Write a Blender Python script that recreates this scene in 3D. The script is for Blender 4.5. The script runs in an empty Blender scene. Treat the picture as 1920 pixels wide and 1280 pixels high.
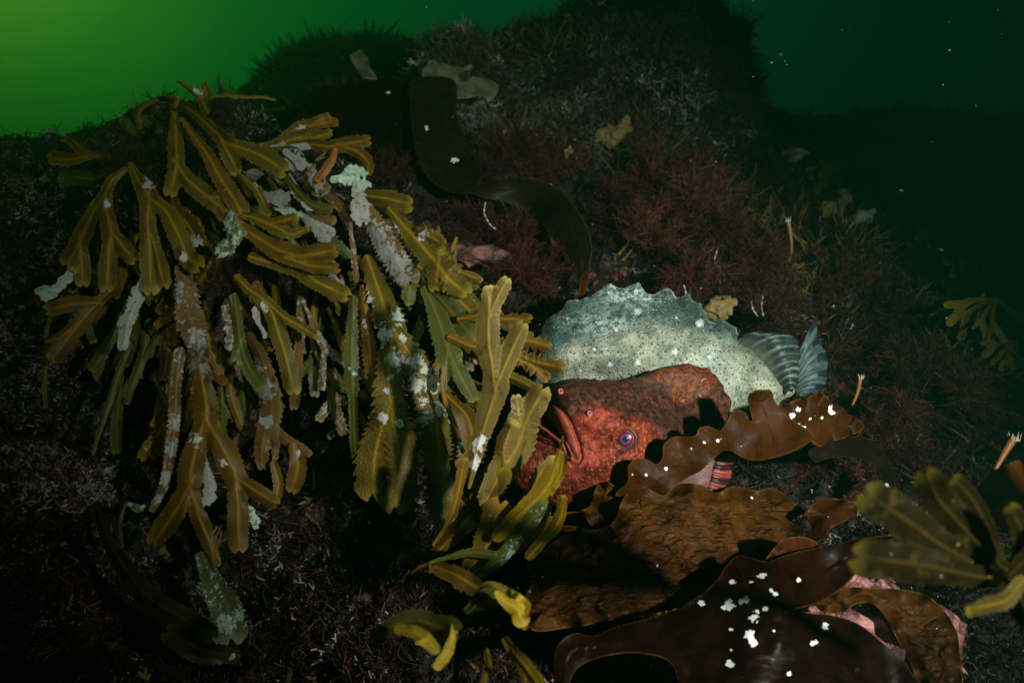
import bpy, math, random
import numpy as np
from mathutils import Vector

sc = bpy.context.scene
# ------------------------------------------------------------------ camera
cam_d = bpy.data.cameras.new("camera")
cam = bpy.data.objects.new("camera", cam_d)
sc.collection.objects.link(cam)
sc.camera = cam
cam.location = (0, 0, 0)
cam.rotation_euler = (math.radians(90), 0, 0)
cam_d.lens = 24.0
cam_d.sensor_width = 36.0
cam_d.clip_start = 0.01
cam_d.clip_end = 200
cam_d.dof.use_dof = True
cam_d.dof.focus_distance = 0.80
cam_d.dof.aperture_fstop = 5.0

# ------------------------------------------------------------------ the water's own light (world) : bright towards the surface, upper left
world = bpy.data.worlds.new("World")
sc.world = world
world.use_nodes = True
wn = world.node_tree
wn.nodes.clear()
def wnode(t, **k):
    n = wn.nodes.new(t)
    for a, b in k.items():
        setattr(n, a, b)
    return n
tc = wnode('ShaderNodeTexCoord')
dt = wnode('ShaderNodeVectorMath', operation='DOT_PRODUCT')
sd = Vector((-0.80, 0.95, 0.62)).normalized()
dt.inputs[1].default_value = sd
wn.links.new(tc.outputs['Generated'], dt.inputs[0])
rp = wnode('ShaderNodeValToRGB')
rp.color_ramp.interpolation = 'B_SPLINE'
cr = rp.color_ramp.elements
cr[0].position = 0.0; cr[0].color = (0.00003, 0.0003, 0.0002, 1)
cr[1].position = 1.0; cr[1].color = (0.105, 0.34, 0.022, 1)
for p, c in ((0.45, (0.0001, 0.0022, 0.0014, 1)), (0.64, (0.0010, 0.036, 0.0150, 1)), (0.80, (0.0010, 0.034, 0.0130, 1)),
             (0.90, (0.0016, 0.050, 0.0110, 1)), (0.955, (0.005, 0.092, 0.0125, 1)), (0.985, (0.024, 0.17, 0.016, 1))):
    e = cr.new(p); e.color = c
wn.links.new(dt.outputs['Value'], rp.inputs['Fac'])
bg = wnode('ShaderNodeBackground')
bg.inputs['Strength'].default_value = 1.75
wn.links.new(rp.outputs['Color'], bg.inputs['Color'])
wo = wnode('ShaderNodeOutputWorld')
wn.links.new(bg.outputs[0], wo.inputs['Surface'])

# ------------------------------------------------------------------ the diver's flash on the right arm, and an added fill spot above the camera
def add_spot(loc, aim, energy, size, soft, color):
    ld = bpy.data.lights.new("strobe_or_fill", 'SPOT')
    o = bpy.data.objects.new("strobe_or_fill", ld)
    sc.collection.objects.link(o)
    ld.energy = energy; ld.color = color; ld.shadow_soft_size = soft
    ld.spot_size = math.radians(size); ld.spot_blend = 1.0
    o.location = loc
    o.rotation_euler = (Vector(aim) - Vector(loc)).to_track_quat('-Z', 'Y').to_euler()
add_spot((0.56, -0.24, 0.10), (0.165, 0.90, -0.020), 156.0, 62, 0.022, (1.0, 0.965, 0.90))     # right arm: on the two fish
add_spot((0.02, -0.20, 0.62), (-0.32, 1.10, 0.34), 22.0, 54, 0.014, (1.0, 0.97, 0.88))      # added fill above the camera, brightening the left wrack

sc.view_settings.view_transform = 'Standard'
sc.view_settings.look = 'None'
sc.view_settings.exposure = 0.0
sc.view_settings.gamma = 1.0
sc.render.engine = 'CYCLES'
sc.cycles.use_denoising = True
sc.cycles.max_bounces = 6
sc.cycles.diffuse_bounces = 2
sc.cycles.glossy_bounces = 2
sc.cycles.transmission_bounces = 4
sc.cycles.volume_bounces = 0
sc.cycles.transparent_max_bounces = 8
sc.cycles.sample_clamp_indirect = 2.0

# ------------------------------------------------------------------ helpers
F = 1280.0
def P(px, py, d):
    """pixel of the 1920x1280 photograph + depth in metres -> world"""
    px = np.asarray(px, float); py = np.asarray(py, float); d = np.asarray(d, float)
    return np.stack([(px - 960) / F * d, d + 0 * px, (640 - py) / F * d], -1)

def hash3(i, j, k, s):
    n = (i * 374761393 + j * 668265263 + k * 2147483647 + s * 974634777) & 0xFFFFFFFF
    n = ((n ^ (n >> 13)) * 1274126177) & 0xFFFFFFFF
    n = n ^ (n >> 16)
    return (n & 0xFFFFFF) / float(0xFFFFFF)

def vnoise(p, scale=1.0, seed=0):
    p = np.asarray(p, float) * scale
    if p.shape[-1] == 2:
        p = np.concatenate([p, np.zeros(p.shape[:-1] + (1,))], -1)
    i = np.floor(p).astype(np.int64); f = p - i; f = f * f * (3 - 2 * f)
    r = 0
    for a in (0, 1):
        for b in (0, 1):
            for c in (0, 1):
                w = (f[..., 0] if a else 1 - f[..., 0]) * (f[..., 1] if b else 1 - f[..., 1]) * (f[..., 2] if c else 1 - f[..., 2])
                r = r + w * hash3(i[..., 0] + a, i[..., 1] + b, i[..., 2] + c, seed)
    return r * 2 - 1

def fbm(p, scale=1.0, oct=4, seed=0, gain=0.5):
    r = 0; a = 1.0
    for o in range(oct):
        r = r + a * vnoise(p, scale * 2 ** o, seed + o * 17)
        a *= gain
    return r

def sstep(a, b, x):
    t = np.clip((x - a) / (b - a), 0, 1)
    return t * t * (3 - 2 * t)

def catmull(pts, step=3.0, closed=False):
    pts = np.asarray(pts, float)
    n = len(pts)
    out = []
    rng = range(n if closed else n - 1)
    for i in rng:
        if closed:
            p0, p1, p2, p3 = pts[(i - 1) % n], pts[i], pts[(i + 1) % n], pts[(i + 2) % n]
        else:
            p1, p2 = pts[i], pts[i + 1]
            p0 = pts[i - 1] if i > 0 else 2 * p1 - p2
            p3 = pts[i + 2] if i + 2 < n else 2 * p2 - p1
        L = np.linalg.norm(p2[:2] - p1[:2])
        m = max(2, int(math.ceil(L / step)))
        t = (np.arange(m) / m)[:, None]
        out.append(0.5 * ((2 * p1) + (-p0 + p2) * t + (2 * p0 - 5 * p1 + 4 * p2 - p3) * t ** 2 + (-p0 + 3 * p1 - 3 * p2 + p3) * t ** 3))
    if not closed:
        out.append(pts[-1:])
    return np.concatenate(out)

def tag(o, label=None, cat=None, group=None, kind=None):
    if label: o['label'] = label
    if cat: o['category'] = cat
    if group: o['group'] = group
    if kind: o['kind'] = kind
    return o

def empty(name, loc):
    o = bpy.data.objects.new(name, None)
    o.empty_display_size = 0.02
    sc.collection.objects.link(o)
    o.location = tuple(map(float, loc))
    return o

def root_of(p):
    v = Vector((0, 0, 0))
    while p is not None:
        v = v + p.location; p = p.parent
    return v

def mk(name, verts, faces, mat, parent=None, attrs=None, smooth=True, origin=None):
    """verts in WORLD coordinates; stored relative to the origin (or the parent's place)"""
    verts = np.asarray(verts, float)
    me = bpy.data.meshes.new(name)
    if parent is not None:
        base = np.array(root_of(parent)); loc = (0, 0, 0)
    else:
        base = np.array(origin if origin is not None else (0, 0, 0), float); loc = tuple(base)
    v = verts - base
    if isinstance(faces, np.ndarray):
        nf, k = faces.shape
        me.vertices.add(len(v)); me.vertices.foreach_set('co', v.astype(np.float32).ravel())
        me.loops.add(nf * k); me.loops.foreach_set('vertex_index', faces.astype(np.int32).ravel())
        me.polygons.add(nf); me.polygons.foreach_set('loop_start', np.arange(nf, dtype=np.int32) * k)
        me.update(calc_edges=True)
    else:
        me.from_pydata(v.tolist(), [], faces)
    if attrs:
        for an, av in attrs.items():
            av = np.asarray(av, np.float32)
            if av.ndim == 1:
                a = me.attributes.new(an, 'FLOAT', 'POINT'); a.data.foreach_set('value', av)
            else:
                if av.shape[1] == 3: av = np.concatenate([av, np.ones((len(av), 1), np.float32)], 1)
                a = me.attributes.new(an, 'FLOAT_COLOR', 'POINT'); a.data.foreach_set('color', av.ravel())
    me.polygons.foreach_set('use_smooth', np.full(len(me.polygons), smooth))
    me.materials.append(mat)
    me.update()
    o = bpy.data.objects.new(name, me)
    sc.collection.objects.link(o)
    o.location = loc
    if parent is not None: o.parent = parent
    return o

# ------------------------------------------------------------------ material helper
class NT:
    def __init__(s, name):
        s.m = bpy.data.materials.new(name); s.m.use_nodes = True
        s.t = s.m.node_tree; s.t.nodes.clear()
        s.out = s.n('ShaderNodeOutputMaterial')
        s.co = s.n('ShaderNodeTexCoord').outputs['Object']
    def n(s, t, **k):
        x = s.t.nodes.new(t)
        for a, b in k.items(): setattr(x, a, b)
        return x
    def link(s, a, b): s.t.links.new(a, b)
    def put(s, sock, v):
        if isinstance(v, bpy.types.NodeSocket): s.link(v, sock)
        elif v is not None:
            if isinstance(v, (tuple, list)) and len(v) == 3 and sock.type == 'RGBA': v = (*v, 1)
            sock.default_value = v
    def attr(s, name, col=False):
        a = s.n('ShaderNodeAttribute'); a.attribute_name = name
        return a.outputs['Color'] if col else a.outputs['Fac']
    def noise(s, scale, detail=3, rough=0.6, dist=0.0, vec=None, col=False):
        x = s.n('ShaderNodeTexNoise'); s.link(vec or s.co, x.inputs['Vector'])
        x.inputs['Scale'].default_value = scale; x.inputs['Detail'].default_value = detail
        x.inputs['Roughness'].default_value = rough; x.inputs['Distortion'].default_value = dist
        return x.outputs['Color' if col else 'Fac']
    def vor(s, scale, feature='F1', vec=None, out='Distance', rnd=1.0):
        x = s.n('ShaderNodeTexVoronoi', feature=feature); s.link(vec or s.co, x.inputs['Vector'])
        x.inputs['Scale'].default_value = scale; x.inputs['Randomness'].default_value = rnd
        return x.outputs[out]
    def flat(s):
        a = s.n('ShaderNodeSeparateXYZ'); s.link(s.co, a.inputs[0]); b = s.n('ShaderNodeCombineXYZ')
        s.link(a.outputs[0], b.inputs[0]); s.link(a.outputs[2], b.inputs[1]); return b.outputs[0]
    def vor2(s, scale, rnd=1.0, vec=None):
        x = s.n('ShaderNodeTexVoronoi', feature='F1'); x.voronoi_dimensions = '2D'; s.link(vec or s.flat(), x.inputs['Vector'])
        x.inputs['Scale'].default_value = scale; x.inputs['Randomness'].default_value = rnd
        return x.outputs['Distance']
    def math(s, op, a, b=None, c=None, clamp=False):
        x = s.n('ShaderNodeMath', operation=op, use_clamp=clamp)
        s.put(x.inputs[0], a)
        if b is not None: s.put(x.inputs[1], b)
        if c is not None: s.put(x.inputs[2], c)
        return x.outputs[0]
    def ss(s, v, lo, hi, a=0.0, b=1.0):
        x = s.n('ShaderNodeMapRange', interpolation_type='SMOOTHSTEP')
        s.put(x.inputs['Value'], v); x.inputs['From Min'].default_value = lo; x.inputs['From Max'].default_value = hi
        x.inputs['To Min'].default_value = a; x.inputs['To Max'].default_value = b
        return x.outputs['Result']
    def mix(s, f, a, b, mode='MIX'):
        x = s.n('ShaderNodeMix', data_type='RGBA', blend_type=mode)
        s.put(x.inputs[0], f); s.put(x.inputs[6], a); s.put(x.inputs[7], b)
        return x.outputs[2]
    def bump(s, h, dist=0.001, strength=1.0, nrm=None):
        x = s.n('ShaderNodeBump'); s.put(x.inputs['Height'], h)
        x.inputs['Distance'].default_value = dist; x.inputs['Strength'].default_value = strength
        if nrm: s.link(nrm, x.inputs['Normal'])
        return x.outputs[0]
    def pbr(s, col, rough=0.5, spec=0.5, nrm=None, coat=0.0, sss=0.0, sheen=0.0, alpha=None):
        b = s.n('ShaderNodeBsdfPrincipled')
        s.put(b.inputs['Base Color'], col); s.put(b.inputs['Roughness'], rough)
        s.put(b.inputs['Specular IOR Level'], spec)
        if nrm: s.link(nrm, b.inputs['Normal'])
        b.inputs['Coat Weight'].default_value = coat; b.inputs['Coat Roughness'].default_value = 0.15
        if alpha is not None: s.put(b.inputs['Alpha'], alpha)
        return b.outputs[0]
    def translucent(s, surf, col, fac):
        t = s.n('ShaderNodeBsdfTranslucent'); s.put(t.inputs['Color'], col)
        m = s.n('ShaderNodeMixShader'); s.put(m.inputs[0], fac); s.link(surf, m.inputs[1]); s.link(t.outputs[0], m.inputs[2])
        return m.outputs[0]
    def done(s, surf):
        s.link(surf, s.out.inputs['Surface']); return s.m

def wrack_mat(name, c1, c2, rib, edge, trans=0.3, crustcol=(0.42, 0.44, 0.40), warts=False, spec=0.24):
    t = NT(name)
    n1 = t.noise(28, 4, 0.6)
    col = t.mix(t.ss(n1, 0.35, 0.68), c1, c2)
    fine = t.noise(700, 3, 0.7)
    col = t.mix(t.ss(fine, 0.3, 0.75, 0.0, 0.45), col, (c1[0] * 1.7, c1[1] * 1.6, c1[2] * 1.4))
    # darker blotches of wear
    blot = t.noise(60, 5, 0.7, 0.4)
    col = t.mix(t.ss(blot, 0.54, 0.68, 0.0, 0.75), col, (0.030, 0.019, 0.005))
    col = t.mix(t.math('MULTIPLY', t.attr('rib'), 0.9), col, rib)
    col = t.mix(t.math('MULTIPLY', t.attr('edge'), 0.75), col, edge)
    h = t.math('ADD', t.math('MULTIPLY', fine, 0.5), t.math('MULTIPLY', t.noise(130, 3, 0.6), 0.9))
    wart = t.ss(t.vor(330), 0.15, 0.5, 1.0, 0.0)
    wf = t.math('MULTIPLY', wart, t.attr('wart'))
    col = t.mix(t.math('MULTIPLY', wf, 0.65), col, (c1[0] * 2.6, c1[1] * 2.3, c1[2] * 1.5))
    h = t.math('ADD', h, t.math('MULTIPLY', wf, 1.2))
    # dotted specks and thin brown fuzz
    sp = t.ss(t.vor(150, out='Distance'), 0.055, 0.085, 1.0, 0.0)
    sel = t.ss(t.noise(45, 2), 0.51, 0.58)
    sp = t.math('MULTIPLY', sp, sel)
    # bryozoan crusts: lobed patches
    cn = t.noise(130, 5, 0.68, 0.5)
    cf = t.math('ADD', t.attr('crust'), t.math('MULTIPLY', t.math('SUBTRACT', cn, 0.5), 2.6))
    cf = t.ss(cf, 0.50, 0.55)
    cell = t.vor(900)
    cc = t.mix(t.ss(cell, 0.1, 0.6), tuple(x * 0.72 for x in crustcol), crustcol)
    cc = t.mix(t.ss(t.noise(160, 3), 0.5, 0.7, 0.0, 0.6), cc, tuple(x * 0.45 for x in crustcol))
    cf = t.math('MAXIMUM', cf, sp)
    col2 = t.mix(cf, col, cc)
    h = t.math('ADD', h, t.math('MULTIPLY', cf, 0.8))
    nr = t.bump(h, 0.0007, 0.8)
    s = t.pbr(col2, 0.45, spec, nr)
    tr = t.mix(cf, tuple(min(1, x * 2.2) for x in c1), (0.05, 0.05, 0.04))
    return t.done(t.translucent(s, tr, t.math('MULTIPLY', t.math('SUBTRACT', 1.0, cf), trans)))

M = {}
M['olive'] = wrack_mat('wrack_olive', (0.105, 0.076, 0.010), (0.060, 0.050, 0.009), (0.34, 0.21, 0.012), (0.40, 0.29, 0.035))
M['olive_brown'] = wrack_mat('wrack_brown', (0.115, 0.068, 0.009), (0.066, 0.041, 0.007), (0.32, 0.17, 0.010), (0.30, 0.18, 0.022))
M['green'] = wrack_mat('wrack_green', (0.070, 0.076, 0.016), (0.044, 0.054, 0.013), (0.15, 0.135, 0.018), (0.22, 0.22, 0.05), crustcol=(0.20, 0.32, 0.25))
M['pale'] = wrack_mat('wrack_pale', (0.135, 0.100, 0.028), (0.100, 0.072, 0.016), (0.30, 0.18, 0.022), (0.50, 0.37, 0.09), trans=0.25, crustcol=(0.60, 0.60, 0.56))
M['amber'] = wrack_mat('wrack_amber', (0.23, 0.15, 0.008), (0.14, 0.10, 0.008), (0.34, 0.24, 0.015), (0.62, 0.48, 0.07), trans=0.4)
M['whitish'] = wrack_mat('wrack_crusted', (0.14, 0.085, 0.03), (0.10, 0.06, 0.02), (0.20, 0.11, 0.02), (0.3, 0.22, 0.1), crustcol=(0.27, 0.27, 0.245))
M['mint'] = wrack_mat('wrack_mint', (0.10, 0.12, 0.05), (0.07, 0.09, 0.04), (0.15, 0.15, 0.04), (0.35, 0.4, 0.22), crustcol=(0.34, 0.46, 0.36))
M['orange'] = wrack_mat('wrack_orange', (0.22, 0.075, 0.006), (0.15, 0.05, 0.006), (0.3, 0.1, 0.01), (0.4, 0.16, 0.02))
M['near'] = wrack_mat('wrack_near', (0.005, 0.0038, 0.0004), (0.002, 0.002, 0.0004), (0.026, 0.017, 0.002), (0.05, 0.038, 0.004), trans=0.2, spec=0.08)  # shade put into the colour, offsetting the close lamp's strong light
M['curl'] = wrack_mat('wrack_curl', (0.50, 0.36, 0.03), (0.34, 0.24, 0.02), (0.7, 0.5, 0.05), (0.85, 0.68, 0.16), trans=0.45)  # amber raised: light put into the colour where the spot cone misses
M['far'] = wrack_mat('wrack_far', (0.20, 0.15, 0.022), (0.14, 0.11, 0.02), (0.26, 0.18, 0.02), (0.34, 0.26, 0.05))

def kelp_mat(name, c1, c2, wr=1.0, trans=0.3, edgec=(0.16, 0.085, 0.012), gloss=0.46, spec=0.12):
    t = NT(name)
    n1 = t.noise(9, 4, 0.6, 0.3)
    col = t.mix(t.ss(n1, 0.36, 0.66), c1, c2)
    col = t.mix(t.ss(t.noise(34, 5, 0.68, 0.8), 0.40, 0.66, 0.0, 0.7), col, tuple(x * 0.45 for x in c2))
    # wrinkles drawn out along the blade
    mp = t.n('ShaderNodeMapping'); t.link(t.co, mp.inputs[0]); mp.inputs['Scale'].default_value = (0.45, 1, 1.35)
    mp.inputs['Rotation'].default_value = (0, math.radians(12), 0)
    w1 = t.noise(62, 3, 0.55, 1.1, vec=mp.outputs[0])
    w2 = t.noise(220, 3, 0.6, 0.5)
    h = t.math('ADD', t.math('MULTIPLY', w1, 1.0), t.math('MULTIPLY', w2, 0.12))
    hm = t.math('MULTIPLY', t.math('MULTIPLY', h, t.attr('wrinkle')), wr)
    col = t.mix(t.math('MULTIPLY', t.ss(t.noise(400, 3, 0.7), 0.45, 0.8), 0.3), col, tuple(x * 1.8 for x in c1))
    col = t.mix(t.attr('edge'), col, edgec)
    cn = t.noise(190, 3, 0.6, 0.3)
    cf = t.math('ADD', t.attr('crust'), t.math('MULTIPLY', t.math('SUBTRACT', cn, 0.5), 1.4))
    cf = t.ss(cf, 0.50, 0.56)
    sp = t.math('MULTIPLY', t.ss(t.vor(70), 0.030, 0.045, 1.0, 0.0), t.ss(t.noise(30, 2), 0.55, 0.60))
    cf = t.math('MAXIMUM', cf, sp)
    col2 = t.mix(cf, col, t.mix(t.ss(t.vor(900), 0.1, 0.6), (0.50, 0.54, 0.52), (0.72, 0.78, 0.76)))
    fine = t.bump(t.math('ADD', t.noise(900, 2), t.math('MULTIPLY', cf, 1.5)), 0.0004, 0.5)
    nr = t.bump(hm, 0.006, 0.9, fine)
    s = t.pbr(col2, t.ss(t.noise(120, 3), 0.3, 0.7, gloss - 0.06, gloss + 0.14), spec, nr)
    return t.done(t.translucent(s, tuple(min(1, x * 2.6) for x in c1), t.math('MULTIPLY', t.math('SUBTRACT', 1.0, cf), trans)))

M['kelp'] = kelp_mat('kelp_brown', (0.072, 0.021, 0.002), (0.038, 0.0115, 0.0016), trans=0.4)
M['kelp_wrinkled'] = kelp_mat('kelp_wrinkled', (0.074, 0.026, 0.0024), (0.028, 0.0095, 0.0015), 1.2, 0.25)
M['kelp_dark'] = kelp_mat('kelp_dark', (0.013, 0.004, 0.0013), (0.0055, 0.0018, 0.0009), 0.15, 0.26, (0.08, 0.036, 0.007), 0.34, 0.08)
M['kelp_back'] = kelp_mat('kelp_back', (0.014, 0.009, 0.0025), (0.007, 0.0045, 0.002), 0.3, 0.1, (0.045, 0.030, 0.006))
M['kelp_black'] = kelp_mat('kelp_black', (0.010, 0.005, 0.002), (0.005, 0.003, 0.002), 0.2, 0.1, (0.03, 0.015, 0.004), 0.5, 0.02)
M['tatter'] = kelp_mat('tattered', (0.19, 0.19, 0.11), (0.13, 0.14, 0.08), 0.4, 0.2, (0.28, 0.28, 0.16))

def rock_mat(name, dark, mid, pink, pinkamt=0.60, speck=(0.42, 0.40, 0.34)):
    t = NT(name)
    a = t.noise(7, 6, 0.66, 0.4)
    b = t.noise(30, 6, 0.7, 0.6)
    col = t.mix(t.ss(b, 0.38, 0.66), dark, mid)
    col = t.mix(t.ss(t.math('ADD', t.math('MULTIPLY', a, 0.6), t.math('MULTIPLY', b, 0.4)), pinkamt - 0.03, pinkamt + 0.05), col, pink)
    col = t.mix(t.ss(t.noise(16, 4, 0.6, 0.8), 0.62, 0.70, 0.0, 0.8), col, (0.16, 0.12, 0.035))
    spv = t.ss(t.vor(260), 0.10, 0.2, 1.0, 0.0)
    col = t.mix(t.math('MULTIPLY', spv, t.ss(t.noise(22, 3), 0.52, 0.62)), col, speck)
    h = t.math('ADD', t.math('MULTIPLY', b, 1.0), t.math('MULTIPLY', t.noise(160, 5, 0.7), 0.35))
    h = t.math('ADD', h, t.math('MULTIPLY', spv, 0.25))
    nr = t.bump(h, 0.012, 0.9)
    return t.done(t.pbr(col, t.ss(t.noise(90, 3), 0.35, 0.7, 0.32, 0.8), 0.5, nr))
M['reef'] = rock_mat('reef_rock', (0.006, 0.003, 0.0026), (0.026, 0.012, 0.009), (0.28, 0.10, 0.085), 0.58)
M['boulder'] = rock_mat('boulder_rock', (0.022, 0.018, 0.013), (0.065, 0.055, 0.036), (0.20, 0.17, 0.13), 0.60)
M['pinkrock'] = rock_mat('pink_rock', (0.06, 0.02, 0.02), (0.30, 0.11, 0.10), (0.62, 0.27, 0.25), 0.50)
M['duskpink'] = rock_mat('dusky_pink_rock', (0.03, 0.012, 0.012), (0.09, 0.035, 0.032), (0.24, 0.09, 0.08), 0.53)
M['farrock'] = rock_mat('far_rock', (0.010, 0.012, 0.010), (0.022, 0.028, 0.02), (0.03, 0.03, 0.02), 0.66)

def turf_mat(name, trans=0.2, rough=0.6):
    t = NT(name)
    c = t.attr('tint', True)
    c = t.mix(t.ss(t.noise(300, 2), 0.3, 0.7, 0.0, 0.4), c, (0.0, 0.0, 0.0))
    return t.done(t.translucent(t.pbr(c, rough, 0.35), c, trans))
M['turf'] = turf_mat('turf')
M['twig'] = turf_mat('twig', 0.05, 0.6)

# ------------------------------------------------------------------ field meshing: a 2-D shape given as a signed distance, clipped on a fine grid
def field_mesh(fn, bbox, h):
    x0, y0, x1, y1 = bbox
    nx = int(math.ceil((x1 - x0) / h)) + 1; ny = int(math.ceil((y1 - y0) / h)) + 1
    gx = x0 + np.arange(nx) * h; gy = y0 + np.arange(ny) * h
    X, Y = np.meshgrid(gx, gy)
    pts = np.stack([X.ravel(), Y.ravel()], 1)
    val = fn(pts)
    ins = val < 0
    idx = np.arange(nx * ny).reshape(ny, nx)
    a = idx[:-1, :-1].ravel(); b = idx[:-1, 1:].ravel(); c = idx[1:, 1:].ravel(); d = idx[1:, :-1].ravel()
    cnt = ins[a].astype(int) + ins[b] + ins[c] + ins[d]
    full = np.stack([a, d, c, b], 1)[cnt == 4]
    remap = {}
    out = []
    faces = []
    used = np.unique(np.concatenate([full.ravel(), np.stack([a, b, c, d], 1)[(cnt > 0) & (cnt < 4)].ravel()]))
    used = used[ins[used]]
    mp = -np.ones(nx * ny, int); mp[used] = np.arange(len(used))
    out = pts[used].tolist()
    faces = mp[full].tolist()
    ecache = {}
    def cross(i, j):
        k = (i, j) if i < j else (j, i)
        r = ecache.get(k)
        if r is None:
            vi, vj = val[i], val[j]
            t = vi / (vi - vj) if vi != vj else 0.5
            t = min(max(t, 0.03), 0.97)
            q = pts[i] + (pts[j] - pts[i]) * t
            out.append([q[0], q[1]]); r = len(out) - 1; ecache[k] = r
        return r
    for ci in np.nonzero((cnt > 0) & (cnt < 4))[0]:
        cs = (a[ci], d[ci], c[ci], b[ci])
        poly = []
        for q in range(4):
            i, j = cs[q], cs[(q + 1) % 4]
            if ins[i]: poly.append(int(mp[i]))
            if ins[i] != ins[j]: poly.append(cross(i, j))
        if len(poly) >= 3: faces.append(poly)
    return np.array(out), faces

def branch_eval(pts, br, serr=0.0, period=12.0, seed=0):
    """br: dense samples (x,y,d,hw). returns F, off(signed), t(arc px), depth, hw, end"""
    C = br[:, :2]
    seg = np.diff(C, axis=0); L = np.linalg.norm(seg, axis=1)
    arc = np.concatenate([[0], np.cumsum(L)])
    T = np.gradient(C, axis=0); T /= np.linalg.norm(T, axis=1)[:, None] + 1e-9
    N = len(pts); near = np.empty(N, int)
    for s in range(0, N, 20000):
        q = pts[s:s + 20000]
        D = (q[:, None, 0] - C[None, :, 0]) ** 2 + (q[:, None, 1] - C[None, :, 1]) ** 2
        near[s:s + 20000] = D.argmin(1)
    dv = pts - C[near]
    tt = (dv * T[near]).sum(1)
    off = dv[:, 0] * T[near, 1] - dv[:, 1] * T[near, 0]
    over = np.where((near == len(C) - 1), np.maximum(tt, 0), 0) + np.where(near == 0, np.maximum(-tt, 0), 0)
    ta = np.clip(arc[near] + tt, 0, arc[-1])
    hw = np.interp(ta, arc, br[:, 3]); dd = np.interp(ta, arc, br[:, 2])
    sl0 = (br[3, 2] - br[0, 2]) / max(arc[3], 1e-6) if len(br) > 4 else 0
    sl1 = (br[-1, 2] - br[-4, 2]) / max(arc[-1] - arc[-4], 1e-6) if len(br) > 4 else 0
    dd = dd + np.where(near == len(C) - 1, np.clip(tt, 0, 60) * sl1, 0) - np.where(near == 0, np.clip(-tt, 0, 60) * sl0, 0)
    w = hw.copy()
    if serr > 0:
        side = np.where(off > 0, 1.0, 0.0)
        wob = vnoise(np.stack([ta / 23.0, side * 9 + seed], 1), 1, seed) * 0.6
        ph = (ta / period + side * 0.37 + wob + seed * 0.17)
        saw = ph - np.floor(ph)
        amp = 1.5 * serr * hw * (0.55 + 0.45 * hash3(np.floor(ph).astype(np.int64), side.astype(np.int64), 0 * side.astype(np.int64), seed + 5))
        tipfade = sstep(0, 0.12 * arc[-1] + 4, ta)
        w = w + amp * (saw - 0.45) * tipfade
    w = w * (1 + 0.06 * vnoise(np.stack([ta / 35.0, np.where(off > 0, 3.0, 7.0)], 1), 1, seed + 3))
    dist = np.sqrt(off ** 2 + (over * 1.0) ** 2)
    return dist - w, off, ta, dd, hw, arc[-1]

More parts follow.
